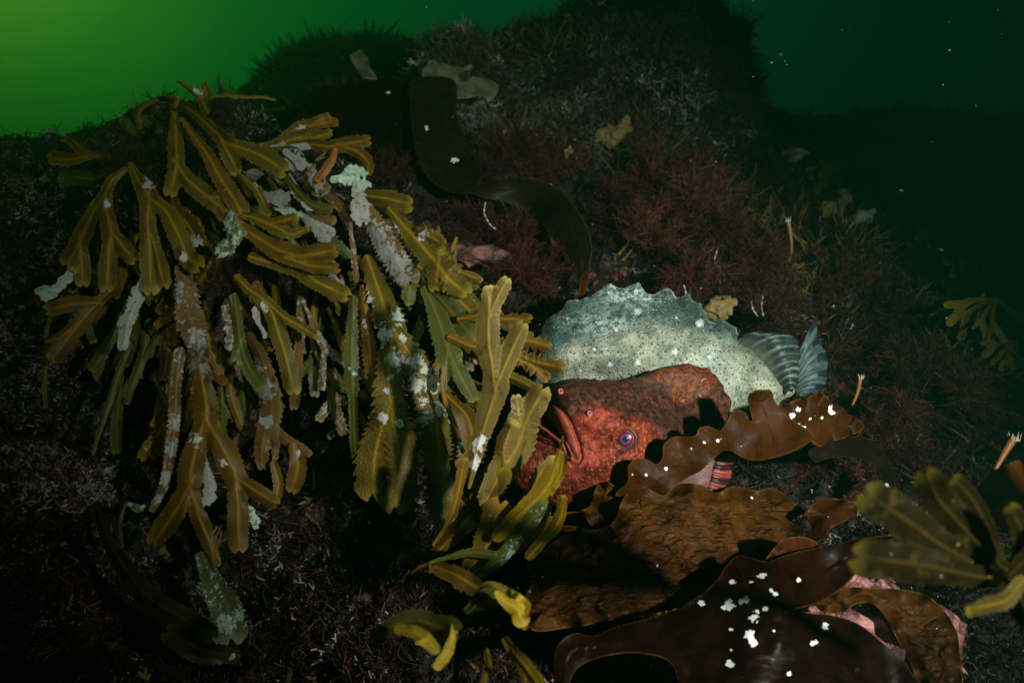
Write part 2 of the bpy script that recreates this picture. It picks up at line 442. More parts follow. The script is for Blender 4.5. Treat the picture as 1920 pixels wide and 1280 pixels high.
def frond(parent, mat, branches, serr=0.22, period=9.5, crusts=(), crust=0.0, wart=0.0, h=2.4, seed=0, tilt=0.75, bend=0.22, ripple=0.26, widen=1.04, rag=0.0, name='frond', notch=True, edge=1.0, label=None):
    """branches: list of polylines of (x, y, depth, half-width), all in photo px + metres. One mesh: forked blade with a midrib."""
    rs = random.Random(seed)
    if name == 'frond' and mat is not M['curl']: serr = serr + 0.07
    if crust >= 0.5 and not rag: rag = 4.5; widen = widen * 1.15
    brs = []
    for b in branches:
        b = [tuple(p) for p in b]
        dn = catmull(b, 2.5)
        tq = np.linspace(0, 1, len(dn))
        dn[:, 3] *= widen * (0.80 + 0.36 * sstep(0, 0.65, tq) - 0.10 * sstep(0.75, 1.0, tq))
        # taper to the tip a little so ends are rounded
        brs.append(dn)
    allp = np.concatenate(brs)
    m = allp[:, 3].max() * (1.35 + serr) + 4
    bbox = (allp[:, 0].min() - m, allp[:, 1].min() - m, allp[:, 0].max() + m, allp[:, 1].max() + m)
    term = [min([1e9] + [np.min(np.linalg.norm(o[:max(4, len(o) // 4), :2] - b[-1, :2], axis=1)) for j, o in enumerate(brs) if j != i]) > b[-1, 3] * 0.9 for i, b in enumerate(brs)]
    tips = [b[-1] for b in brs]
    tdir = [(b[-1, :2] - b[-4, :2]) / (np.linalg.norm(b[-1, :2] - b[-4, :2]) + 1e-9) for b in brs]
    def fn(p):
        r = None
        for i, b in enumerate(brs):
            f = branch_eval(p, b, serr, period, seed + i)[0]
            if notch and b[-1, 3] > 6 and term[i]:
                # bite at the growing tip
                e = tips[i][:2] + tdir[i] * b[-1, 3] * 1.05
                g = p - e
                al = g @ tdir[i]; ac = np.abs(g @ np.array([-tdir[i][1], tdir[i][0]]))
                bite = b[-1, 3] * 0.30 - ac - np.maximum(-al, 0) * 0.55
                f = np.maximum(f, np.where(al > -b[-1, 3] * 0.7, bite, -99))
            r = f if r is None else np.where(np.abs(r - f) < 5, np.minimum(r, f) - (5 - np.abs(r - f)) ** 2 / 20, np.minimum(r, f))
        r = r + 1.1 * fbm(p / 7.0 + seed * 1.7, 1, 2, seed + 2)
        if rag: r = r + rag * fbm(p / 11.0 + seed * 3.1, 1, 3, seed)
        return r
    pts, faces = field_mesh(fn, bbox, h)
    if len(pts) < 3: return None
    um = float(np.mean(allp[:, 3]) * np.mean(allp[:, 2]) / F)
    tilt *= um; bend *= um; ripple *= um
    W = 0; D = 0; rib = np.zeros(len(pts)); fmin = np.full(len(pts), 1e9); edg = np.zeros(len(pts)); wt = np.zeros(len(pts)); OFF = 0
    for i, b in enumerate(brs):
        f, off, ta, dd, hw, al = branch_eval(pts, b, serr, period, seed + i)
        tl = rs.uniform(-tilt, tilt); 
        u = off / np.maximum(hw, 1)
        dloc = dd + tl * u + bend * (u ** 2) * rs.choice((1, 1, -0.6)) + ripple * vnoise(np.stack([ta / 38.0, u * 0.8], 1), 1, seed * 3 + i) * (0.4 + np.abs(u))
        r = np.exp(-(off / (0.065 * hw + 1.4)) ** 2) * (1 - 0.6 * sstep(al * 0.82, al, ta))
        r = np.where(f < 0.2 * hw, r, 0)
        dloc = dloc - 0.0012 * r
        w = np.exp(-np.clip(f, -14, 60) / 4.0)
        W = W + w; D = D + w * dloc
        rib = np.maximum(rib, r * (w / w.max() > 1e-3)); fmin = np.minimum(fmin, f)
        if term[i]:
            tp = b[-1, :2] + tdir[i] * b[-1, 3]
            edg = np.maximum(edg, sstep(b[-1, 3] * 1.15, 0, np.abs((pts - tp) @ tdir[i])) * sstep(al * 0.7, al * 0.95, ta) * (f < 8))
        wt = np.maximum(wt, wart * sstep(al * 0.45, al * 0.7, ta))
    D = D / W
    cr = np.full(len(pts), float(crust))
    for c in crusts:
        cx, cy, rr, s = c if len(c) == 4 else (*c, 1.0)
        cr = np.maximum(cr, min(s, 1.0) * (1.0 - 0.5 * np.sqrt((pts[:, 0] - cx) ** 2 + (pts[:, 1] - cy) ** 2) / (rr * (1.0 + 0.2 * (s > 1)))))
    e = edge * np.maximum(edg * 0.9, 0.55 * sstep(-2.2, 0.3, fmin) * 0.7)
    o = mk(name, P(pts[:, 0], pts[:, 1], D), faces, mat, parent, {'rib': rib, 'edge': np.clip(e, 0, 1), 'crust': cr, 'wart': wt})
    return o

def poly_sd(p, V):
    """signed distance to a closed polygon (negative inside) + nearest arc length"""
    A = V; B = np.roll(V, -1, axis=0); E = B - A
    arc = np.concatenate([[0], np.cumsum(np.linalg.norm(E, axis=1))])[:-1]
    N = len(p); best = np.full(N, 1e18); ar = np.zeros(N); ins = np.zeros(N, bool)
    for s in range(0, N, 12000):
        q = p[s:s + 12000]
        w = q[:, None, :] - A[None]
        ee = (E ** 2).sum(1)[None] + 1e-12
        t = np.clip((w * E[None]).sum(2) / ee, 0, 1)
        dd = ((w - t[..., None] * E[None]) ** 2).sum(2)
        k = dd.argmin(1)
        best[s:s + 12000] = np.sqrt(dd[np.arange(len(q)), k])
        ar[s:s + 12000] = arc[k] + t[np.arange(len(q)), k] * np.sqrt(ee[0, k])
        y = q[:, 1][:, None]
        c = ((A[None, :, 1] > y) != (B[None, :, 1] > y))
        xi = A[None, :, 0] + (y - A[None, :, 1]) / np.where(np.abs(E[None, :, 1]) < 1e-9, 1e-9, E[None, :, 1]) * E[None, :, 0]
        ins[s:s + 12000] = (c & (q[:, 0][:, None] < xi)).sum(1) % 2 == 1
    return np.where(ins, -best, best), ar

def rbf(ctrl):
    C = np.asarray(ctrl, float); xy = C[:, :2] / 400.0; z = C[:, 2]
    n = len(C)
    K = np.sqrt(((xy[:, None] - xy[None]) ** 2).sum(2) + 0.02)
    A = np.zeros((n + 3, n + 3)); A[:n, :n] = K; A[:n, n] = 1; A[:n, n + 1:] = xy; A[n, :n] = 1; A[n + 1:, :n] = xy.T
    A[:n, :n] += np.eye(n) * 1e-6
    w = np.linalg.solve(A, np.concatenate([z, [0, 0, 0]]))
    def f(p):
        q = np.asarray(p, float) / 400.0
        r = np.empty(len(q))
        for s in range(0, len(q), 20000):
            qq = q[s:s + 20000]
            k = np.sqrt(((qq[:, None] - xy[None]) ** 2).sum(2) + 0.02)
            r[s:s + 20000] = k @ w[:n] + w[n] + qq @ w[n + 1:]
        return r
    return f

def sheet(name, mat, outline, ctrl, label=None, cat='kelp', parent=None, ruffle=0.010, rlen=60.0, rdep=28.0, wrinkle=1.0, crusts=(), crust=0.0, h=3.0, seed=0, roll=0.004, smooth_outline=True, edgew=2.0, tatter=0.0, group=None, wfun=None):
    """a kelp blade: outline + depth control points, ruffled margin, thin but solid"""
    V = catmull(outline, 6, True) if smooth_outline else np.asarray(outline, float)
    def fn(p):
        f = poly_sd(p, V)[0]
        if tatter: f = f + tatter * fbm(p / 14.0, 1, 3, seed)
        return f
    bb = (V[:, 0].min() - 8, V[:, 1].min() - 8, V[:, 0].max() + 8, V[:, 1].max() + 8)
    pts, faces = field_mesh(fn, bb, h)
    sd, ar = poly_sd(pts, V)
    ins = np.maximum(-sd, 0)
    if len(ctrl) > 2:
        D = rbf(ctrl)(pts)
    else:
        D = np.full(len(pts), ctrl[0][2])
    nz = vnoise(np.stack([ar / 90.0, ar * 0], 1), 1, seed)
    # margin ruffles: arc length is only used near the edge, so it is blended out inside
    D = D + ruffle * np.exp(-ins / rdep) * np.sin(ar / rlen * 2 * math.pi + 2.2 * nz)
    D = D + roll * fbm(pts / 130.0, 1, 3, seed + 4)
    wr = np.full(len(pts), float(wrinkle)) * sstep(4, 30, ins)
    if wfun is not None: wr = wr * wfun(pts)
    D = D + 0.0022 * wr * fbm(pts @ np.array([[0.6, 0.15], [-0.15, 1.3]]) / 14.0, 1, 2, seed + 9)
    cr = np.full(len(pts), float(crust))
    for c in crusts:
        cx, cy, rx, ry = c if len(c) == 4 else (c[0], c[1], c[2], c[2])
        cr = np.maximum(cr, 1.0 - 0.5 * np.sqrt(((pts[:, 0] - cx) / rx) ** 2 + ((pts[:, 1] - cy) / ry) ** 2))
    e = 0.6 * sstep(edgew, 0.2, ins)
    w = P(pts[:, 0], pts[:, 1], D)
    org = w.mean(0)
    o = mk(name, w, faces, mat, parent, {'crust': cr, 'edge': e, 'wrinkle': wr}, origin=org)
    so = o.modifiers.new('thickness', 'SOLIDIFY'); so.thickness = 0.0009; so.offset = 0
    if parent is None: tag(o, label, cat, group)
    return o

# ================================================================== TERRAIN
def terrain(name, mat, ridge, ctrl, x0, x1, y1, nx, ny, amp=0.05, nb=26, back=1.2, seed=0, fine=0.012):
    """reef face: ridge = [(px,py)], ctrl = depth points; past the ridge the ground rolls over and falls away behind"""
    rx = np.array([r[0] for r in ridge], float); ry = np.array([r[1] for r in ridge], float)
    gx = np.linspace(x0, x1, nx)
    top = np.interp(gx, rx, ry)
    f = rbf(ctrl)
    rows = []
    for j in range(ny):
        t = j / (ny - 1)
        py = y1 + (top - y1) * t
        d = f(np.stack([gx, py], 1))
        rows.append(P(gx, py, d))
    base = rows[-1].copy()
    for j in range(1, nb + 1):
        s = (j / nb) ** 1.6 * back
        q = base.copy(); q[:, 1] += s; q[:, 2] += -0.55 * s * s / (0.25 + s) - 0.03 * s
        k = (base[:, 1] + s) / base[:, 1]
        q[:, 0] *= k
        rows.append(q)
    V = np.concatenate(rows)
    nr = ny + nb
    # displacement towards the viewer and up
    dirn = -V / np.linalg.norm(V, axis=1)[:, None]
    dirn[:, 2] += 0.5; dirn /= np.linalg.norm(dirn, axis=1)[:, None]
    n = fbm(V, 4.5, 3, seed) * amp + np.abs(fbm(V, 15, 3, seed + 3)) * amp * 0.6 + fbm(V, 60, 3, seed + 7) * fine
    V = V + dirn * n[:, None]
    idx = np.arange(nr * nx).reshape(nr, nx)
    fc = np.stack([idx[:-1, :-1].ravel(), idx[:-1, 1:].ravel(), idx[1:, 1:].ravel(), idx[1:, :-1].ravel()], 1)
    o = mk(name, V, fc, mat)
    o['kind'] = 'structure'
    return o, V.reshape(nr, nx, 3), fc

reef_ridge = [(-900, 320), (-300, 290), (0, 275), (120, 268), (200, 250), (260, 215), (320, 200), (400, 205), (470, 215), (540, 262), (620, 300), (700, 330), (800, 320), (900, 300), (1000, 285), (1150, 300), (1300, 300), (1400, 262), (1520, 236), (1700, 225), (1920, 215), (2300, 215), (3000, 230)]
reef_ctrl = [(-900, 300, 1.35), (-900, 1400, 1.0), (0, 272, 1.30), (0, 600, 1.24), (0, 900, 1.15), (0, 1280, .95), (0, 1500, .8),
 (250, 235, 1.27), (300, 500, 1.26), (300, 900, 1.20), (300, 1280, .92),
 (450, 205, 1.30), (560, 400, 1.26), (560, 700, 1.22), (560, 1000, 1.10), (560, 1280, .85),
 (760, 330, 1.42), (800, 500, 1.26), (800, 800, 1.14), (800, 1100, .92), (800, 1280, .74),
 (1000, 290, 1.58), (1000, 450, 1.34), (1000, 650, 1.16), (1000, 900, 1.08), (1000, 1280, .76),
 (1300, 330, 1.52), (1300, 480, 1.25), (1300, 620, 1.10), (1300, 900, 1.06), (1300, 1280, .78),
 (1400, 262, 1.85), (1600, 230, 2.0), (1600, 400, 1.5), (1600, 500, 1.32), (1600, 750, 1.10), (1600, 1000, .92), (1600, 1280, .74), (1400, 1500, .6), (600, 1500, .6),
 (1920, 215, 2.0), (1920, 500, 1.35), (1920, 800, 1.06), (1920, 1000, .90), (1920, 1280, .68), (3000, 230, 2.2), (3000, 1400, .8)]
reef, RV, RF_ = terrain('reef_slope', M['reef'], reef_ridge, reef_ctrl, -900, 3000, 1560, 520, 230, seed=1)

back_ridge = [(-1500, 420), (-200, 400), (200, 330), (420, 190), (480, 150), (560, 110), (640, 72), (720, 70), (800, 90), (1000, 60), (1300, 90), (1390, 200), (1500, 218), (1700, 205), (1920, 215), (2300, 200), (3200, 240)]
back_ctrl = [(-1500, 420, 3.4), (-1500, 700, 2.6), (420, 190, 2.7), (640, 80, 2.5), (640, 400, 1.9), (1000, 60, 2.6), (1000, 400, 2.0), (1390, 210, 2.7), (1390, 500, 2.1), (1700, 205, 3.4), (1700, 400, 2.5), (2300, 200, 3.8), (2300, 500, 2.4), (3200, 240, 3.8), (3200, 700, 2.4), (600, 800, 1.7), (1700, 800, 2.0)]
far_reef, FV, FF_ = terrain('far_hill', M['farrock'], back_ridge, back_ctrl, -1500, 3200, 760, 360, 90, amp=0.09, back=3.0, seed=5, fine=0.02)

# the sea floor that carries everything, out to where the water swallows it
g = 90
gx = np.linspace(-9, 9, g); gy = np.linspace(-1.5, 13, g)
X, Y = np.meshgrid(gx, gy)
Z = -0.62 + 0.10 * fbm(np.stack([X, Y], -1), 0.9, 3, 3) - 0.02 * Y
V = np.stack([X, Y, Z], -1).reshape(-1, 3)
idx = np.arange(g * g).reshape(g, g)
fl = mk('sea_floor', V, np.stack([idx[:-1, :-1].ravel(), idx[:-1, 1:].ravel(), idx[1:, 1:].ravel(), idx[1:, :-1].ravel()], 1), M['farrock'])
fl['kind'] = 'structure'

def lumpy(name, mat, lobes, nseg=150, amp=0.05, seed=0):
    """closed rock: union of ellipsoid lobes seen from their common centre"""
    c = np.mean([l[0] for l in lobes], axis=0)
    nu, nv = nseg, nseg // 2
    th = np.linspace(0, 2 * math.pi, nu, endpoint=False); ph = np.linspace(0.02, math.pi - 0.02, nv)
    TH, PH = np.meshgrid(th, ph)
    D = np.stack([np.sin(PH) * np.cos(TH), np.sin(PH) * np.sin(TH), np.cos(PH)], -1).reshape(-1, 3)
    R = np.full(len(D), 0.01)
    for lc, lr in lobes:
        lr = np.asarray(lr, float); q = (c - np.asarray(lc)) / lr; dd = D / lr
        A = (dd ** 2).sum(1); B = (dd * q).sum(1); C = (q ** 2).sum() - 1
        disc = B * B - A * C
        r = np.where(disc > 0, (-B + np.sqrt(np.maximum(disc, 0))) / A, 0)
        R = np.maximum(R, r)
    V = c + D * R[:, None]
    n = fbm(V, 5, 3, seed) * amp + np.abs(fbm(V, 14, 3, seed + 2)) * amp * 0.7 + fbm(V, 50, 3, seed + 6) * 0.012
    V = V + D * n[:, None]
    idx = np.arange(nu * nv).reshape(nv, nu)
    a = idx[:-1]; b = np.roll(idx, -1, 1)[:-1]; c2 = np.roll(idx, -1, 1)[1:]; d = idx[1:]
    fc = np.stack([a.ravel(), d.ravel(), c2.ravel(), b.ravel()], 1)
    o = mk(name, V, fc, mat, origin=V.mean(0))
    return o, V, fc
d = 1.72
bo, BV, BF = lumpy('boulder', M['boulder'], [
    (P(1175, 175, 1.85), (0.30, 0.30, 0.245)), (P(1290, 220, 1.80), (0.13, 0.2, 0.16)), (P(1020, 170, 1.80), (0.16, 0.22, 0.15)),
    (P(880, 190, 1.78), (0.15, 0.22, 0.13)), (P(1120, 330, 1.78), (0.36, 0.28, 0.14)), (P(1230, 60, 1.9), (0.13, 0.18, 0.10))], amp=0.035, seed=11)
tag(bo, 'big boulder overgrown with pale and dark turf, rising into green water at the top', 'boulder')
b2, B2V, B2F = lumpy('boulder', M['boulder'], [(P(640, 190, 2.75), (0.32, 0.26, 0.17)), (P(560, 260, 2.7), (0.30, 0.26, 0.16)), (P(720, 170, 2.7), (0.19, 0.26, 0.16))], amp=0.03, seed=15)
tag(b2, 'dim low boulder behind the tall wrack, left of the overgrown boulder', 'boulder')
pk, PV, PF = lumpy('rock', M['pinkrock'], [(P(1650, 1175, .76), (0.085, 0.06, 0.035)), (P(1610, 1120, .78), (0.05, 0.05, 0.03)), (P(1700, 1215, .74), (0.04, 0.04, 0.03))], nseg=110, amp=0.010, seed=21)
tag(pk, 'smooth bright pink crusted rock between brown kelp straps, lower right', 'rock')
pk2, PV2, PF2 = lumpy('rock', M['duskpink'], [(P(900, 478, 1.12), (0.045, 0.04, 0.014)), (P(860, 470, 1.12), (0.025, 0.03, 0.010))], nseg=90, amp=0.006, seed=23)
tag(pk2, 'small pink crusted rock just right of the serrated wrack and above the notched upright blade', 'rock')

# ------------------------------------------------------------------ turf: strands rooted on a surface
RNG = np.random.default_rng(7)
def surf_points(V, fc, n, mask=None, rng=RNG):
    a, b, c = V[fc[:, 0]], V[fc[:, 1]], V[fc[:, 2]]; dd = V[fc[:, 3]]
    nrm = np.cross(c - a, dd - b); ar = np.linalg.norm(nrm, axis=1); nrm = nrm / (ar[:, None] + 1e-12)
    ctr = (a + b + c + dd) / 4
    flip = (nrm * ctr).sum(1) > 0
    nrm[flip] *= -1
    w = ar.copy()
    # share by how large the ground shows from near the camera
    w = w / (ctr[:, 1] ** 2 + 0.05) * (0.25 + np.clip(-(nrm * ctr).sum(1) / (np.linalg.norm(ctr, axis=1) + 1e-9), 0, 1))
    if mask is not None: w = w * mask(ctr)
    k = rng.choice(len(fc), n, p=w / w.sum())
    u = rng.random((n, 1)); v = rng.random((n, 1))
    p = a[k] * (1 - u) * (1 - v) + b[k] * u * (1 - v) + c[k] * u * v + dd[k] * (1 - u) * v
    return p, nrm[k]

def strands(root, dirs, length, width, segs=2, curl=0.5, rng=RNG, tip=0.3, grav=0.0):
    n = len(root)
    dirs = dirs / (np.linalg.norm(dirs, axis=1)[:, None] + 1e-9)
    side = np.cross(dirs, rng.normal(size=(n, 3))); side /= np.linalg.norm(side, axis=1)[:, None] + 1e-9
    bend = np.cross(dirs, side)
    c = rng.uniform(-curl, curl, (n, 1))
    rows = []
    for i in range(segs + 1):
        t = i / segs
        p = root + dirs * (length[:, None] * t) + bend * (length[:, None] * c * t * t)
        p[:, 2] -= grav * length * t * t
        w = (width * (1 - (1 - tip) * t))[:, None]
        rows.append(p - side * w); rows.append(p + side * w)
    V = np.stack(rows, 1).reshape(-1, 3)
    k = (segs + 1) * 2
    base = np.arange(n)[:, None] * k
    fs = []
    for i in range(segs):
        fs.append(np.concatenate([base + 2 * i, base + 2 * i + 1, base + 2 * i + 3, base + 2 * i + 2], 1))
    return V, np.stack(fs, 1).reshape(-1, 4), k

def px_of(c):
    return 960 + c[:, 0] / c[:, 1] * F, 640 - c[:, 2] / c[:, 1] * F
def blob(c, x, y, rx, ry):
    px, py = px_of(c)
    return np.exp(-((px - x) / rx) ** 2 - ((py - y) / ry) ** 2)

def turf(name, V, fc, n, per, length, width, palette, label, cat, spread=0.9, seed=0, mask=None, mat=None, curl=0.6, segs=2, clump=0.006, tip=0.3, fork=0, patchy=0.0):
    rng = np.random.default_rng(seed)
    p, nr = surf_points(V, fc, n, mask, rng)
    if patchy:
        kk = fbm(p, 13, 3, seed + 31) > rng.normal(size=n) * 0.18 - patchy
        p, nr = p[kk], nr[kk]; n = len(p)
    patch = fbm(p, 9, 3, seed) ; patch2 = fbm(p, 26, 2, seed + 1)
    root = np.repeat(p, per, 0) + rng.normal(size=(n * per, 3)) * clump
    d = np.repeat(nr, per, 0) + rng.normal(size=(n * per, 3)) * spread
    sc_ = np.repeat((0.55 + 0.9 * rng.random(n)) * (1 + 0.4 * patch), per)
    sc_ = sc_ * np.repeat(np.clip(p[:, 1] / 1.15, 0.35, 1.3), per)
    ln = length * sc_ * (0.5 + rng.random(n * per)); wd = width * (0.6 + 0.8 * rng.random(n * per))
    Vs, Fs, k = strands(root, d, ln, wd, segs, curl, rng, tip)
    pal = np.array(palette); ci = np.clip(((patch * 0.5 + patch2 * 0.35 + 0.5 + rng.normal(size=n) * 0.16) * len(pal)).astype(int), 0, len(pal) - 1)
    col = np.repeat(pal[ci], per, 0) * (0.6 + 0.8 * rng.random((n * per, 1)))
    allV, allF, allC = [Vs], [Fs], [np.repeat(col, k, 0)]
    if fork:
        # side twigs from part way up each strand
        for q in range(fork):
            t = 0.35 + 0.5 * rng.random((n * per, 1))
            dn = d / (np.linalg.norm(d, axis=1)[:, None] + 1e-9)
            r2 = root + dn * ln[:, None] * t
            V2, F2, _ = strands(r2, dn + rng.normal(size=dn.shape) * 0.9, ln * 0.45, wd * 0.8, segs, curl, rng, tip)
            allF.append(F2 + sum(len(x) for x in allV)); allV.append(V2); allC.append(np.repeat(col, k, 0))
    o = mk(name, np.concatenate(allV), np.concatenate(allF), mat or M['turf'], None, {'tint': np.concatenate(allC)})
    tag(o, label, cat, kind='stuff')
    return o

red = [(0.014, 0.004, 0.0035), (0.036, 0.009, 0.008), (0.070, 0.017, 0.013), (0.032, 0.016, 0.009), (0.11, 0.034, 0.025)]
darkc = [(0.006, 0.005, 0.003), (0.012, 0.009, 0.005), (0.018, 0.006, 0.005), (0.026, 0.020, 0.009)]
pale = [(0.12, 0.125, 0.10), (0.26, 0.28, 0.24), (0.44, 0.46, 0.41), (0.32, 0.22, 0.19)]
olive = [(0.07, 0.055, 0.012), (0.11, 0.085, 0.02), (0.05, 0.05, 0.015)]
RVf = RV.reshape(-1, 3)
def m_front(c): return (c[:, 1] < 2.4) * (px_of(c)[0] > -150) * (px_of(c)[0] < 2080) * (px_of(c)[1] < 1340)
def not_cave(c):   # little grows in the shaded hollow under the wrack
    return 1 - 0.75 * blob(c, 640, 900, 170, 260)
turf('red_algae_turf', RVf, RF_, 15000, 12, 0.017, 0.0009, red, 'short dark red seaweed turf covering the reef rock', 'seaweed', seed=3,
     mask=lambda c: m_front(c) * not_cave(c) * (0.35 + 1.2 * blob(c, 1150, 450, 420, 260) + 1.6 * blob(c, 1700, 600, 300, 330) + 0.5 * blob(c, 1000, 1100, 900, 200)), curl=0.9, patchy=0.10)
turf('dark_algae_turf', RVf, RF_, 9000, 9, 0.017, 0.0013, darkc, 'blackish brown seaweed turf on the reef slope', 'seaweed', seed=4, mask=lambda c: m_front(c), curl=0.8)
turf('coralline_turf', RVf, RF_, 4600, 7, 0.0095, 0.0009, pale, 'pale stubby coralline twigs scattered over the reef', 'coralline algae', seed=5, mat=M['twig'],
     mask=lambda c: m_front(c) * (0.10 + 2.2 * blob(c, 60, 560, 190, 300) + 1.6 * blob(c, 160, 850, 120, 160) + 1.4 * blob(c, 480, 240, 100, 40) + 0.8 * blob(c, 720, 330, 80, 60) + 0.5 * blob(c, 1560, 640, 120, 150) + 0.6 * blob(c, 640, 1040, 140, 90) + 0.5 * blob(c, 900, 1250, 150, 60)), spread=1.1, fork=2, tip=0.7, patchy=0.05)
turf('olive_algae_turf', RVf, RF_, 3600, 8, 0.022, 0.0024, [(0.16, 0.11, 0.022), (0.26, 0.20, 0.045), (0.13, 0.055, 0.025)], 'dim olive brown weed covering the slope at the right', 'seaweed', seed=16,
     mask=lambda c: m_front(c) * (0.02 + 1.5 * blob(c, 1760, 400, 260, 170) + 0.6 * blob(c, 1850, 600, 140, 160)), curl=0.9, patchy=0.1)
turf('red_algae_turf', BV, BF, 6000, 12, 0.020, 0.0016, [(0.07, 0.026, 0.020), (0.11, 0.042, 0.034), (0.07, 0.08, 0.042), (0.13, 0.13, 0.07)], 'dark shaggy seaweed turf over the big boulder', 'seaweed', seed=6, curl=0.9)
turf('coralline_turf', BV, BF, 4600, 8, 0.014, 0.0012, [(0.07, 0.075, 0.055), (0.18, 0.19, 0.145), (0.46, 0.48, 0.40)], 'pale branching coralline tufts on the big boulder', 'coralline algae', seed=8, mat=M['twig'],
     mask=lambda c: 0.12 + 1.5 * blob(c, 1000, 210, 110, 70) + 1.1 * blob(c, 1200, 170, 110, 60) + 0.9 * blob(c, 830, 70, 90, 60) + 0.9 * blob(c, 1270, 50, 70, 60) + 0.6 * blob(c, 1300, 230, 60, 40), spread=1.0, fork=3, tip=0.7, patchy=0.02)
turf('dark_algae_turf', B2V, B2F, 2600, 10, 0.026, 0.0028, [(0.05, 0.055, 0.03), (0.10, 0.10, 0.05), (0.16, 0.16, 0.09)], 'dim shaggy turf on the low boulder behind the wrack', 'seaweed', seed=9, curl=0.9)
turf('dark_algae_turf', FV.reshape(-1, 3), FF_, 5600, 9, 0.032, 0.0050, [(0.02, 0.024, 0.012), (0.05, 0.05, 0.018), (0.085, 0.07, 0.02)], 'sparse dark seaweed on the far slope', 'seaweed', seed=10, curl=0.9,
     mask=lambda c: (px_of(c)[1] < 520) * 1.0)
turf('shell_grit', RVf, RF_, 4200, 1, 0.0022, 0.0013, [(0.55, 0.52, 0.44), (0.42, 0.30, 0.2), (0.6, 0.6, 0.55)], 'tiny pale shell bits and tube worms strewn on the reef', 'shell grit', seed=12, mat=M['twig'],
     mask=lambda c: m_front(c) * (0.35 + 1.3 * blob(c, 1600, 700, 260, 300) + 1.0 * blob(c, 1650, 1060, 200, 160) + 0.5 * blob(c, 1150, 450, 300, 200)), segs=1, tip=0.8, clump=0.003)
turf('shell_grit', BV, BF, 500, 1, 0.004, 0.0018, [(0.55, 0.55, 0.45), (0.42, 0.36, 0.2)], 'tiny pale bits dotted over the big boulder', 'shell grit', seed=13, mat=M['twig'], segs=1, tip=0.8)

turf('shell_grit', PV, PF, 260, 1, 0.0018, 0.0010, [(0.75, 0.6, 0.5), (0.5, 0.42, 0.25), (0.20, 0.05, 0.05)], 'tiny pale bits and red tufts on the bright pink rock', 'shell grit', seed=14, mat=M['twig'], segs=1, tip=0.8)
# ------------------------------------------------------------------ feathery red seaweed clumps (countable)
def clump_mesh(name, size, col, seed, mains=34, sides=34, width=0.00042, droop=0.2, flat=0.6):
    rng = np.random.default_rng(seed)
    d = rng.normal(size=(mains, 3)); d[:, 2] = np.abs(d[:, 2]) * 0.9 + 0.15; d[:, 1] = -np.abs(d[:, 1]) * flat
    d /= np.linalg.norm(d, axis=1)[:, None]
    ln = size * (0.6 + 0.5 * rng.random(mains))
    root = rng.normal(size=(mains, 3)) * size * 0.10
    V1, F1, k = strands(root, d, ln, np.full(mains, width * 1.6), 4, 0.5, rng, 0.4, droop)
    # side hairs
    mid = V1.reshape(mains, 5, 2, 3).mean(2)
    t = rng.random((mains, sides)) * 3.6 + 0.4
    i = np.minimum(t.astype(int), 3); fr = (t - i)[..., None]
    m = np.arange(mains)[:, None]
    rp = mid[m, i] * (1 - fr) + mid[m, i + 1] * fr
    dd = mid[m, i + 1] - mid[m, i]; dd /= np.linalg.norm(dd, axis=2)[..., None] + 1e-9
    dd = (dd + rng.normal(size=dd.shape) * 0.65).reshape(-1, 3)
    rp = rp.reshape(-1, 3)
    l2 = size * (0.12 + 0.22 * rng.random(len(rp)))
    V2, F2, k2 = strands(rp, dd, l2, np.full(len(rp), width), 2, 0.7, rng, 0.4)
    c2 = (V2.reshape(len(rp), k2, 3).mean(1))
    # finer third order
    n3 = len(rp) * 2
    ii = rng.integers(0, len(rp), n3); t3 = rng.random((n3, 1)) * 0.8
    dn = dd[ii] / np.linalg.norm(dd[ii], axis=1)[:, None]
    r3 = rp[ii] + dn * l2[ii, None] * t3
    V3, F3, k3 = strands(r3, dn + rng.normal(size=dn.shape) * 0.8, l2[ii] * 0.5, np.full(n3, width * 0.8), 1, 0.5, rng, 0.4)
    V = np.concatenate([V1, V2, V3]); Fc = np.concatenate([F1, F2 + len(V1), F3 + len(V1) + len(V2)])
    c = np.array(col)
    cc = np.concatenate([np.repeat(c[None] * (0.7 + 0.7 * rng.random((mains, 1))), k, 0), np.repeat(c[None] * (0.55 + 0.9 * rng.random((len(rp), 1))), k2, 0), np.repeat(c[None] * (0.55 + 0.9 * rng.random((n3, 1))), k3, 0)])
    me_o = mk(name, V, Fc, M['turf'], None, {'tint': cc})
    return me_o
protos = [clump_mesh('red_seaweed_clump', 0.07, c, 40 + i) for i, c in enumerate([(0.095, 0.021, 0.016), (0.070, 0.014, 0.012), (0.14, 0.038, 0.024), (0.05, 0.011, 0.010)])]
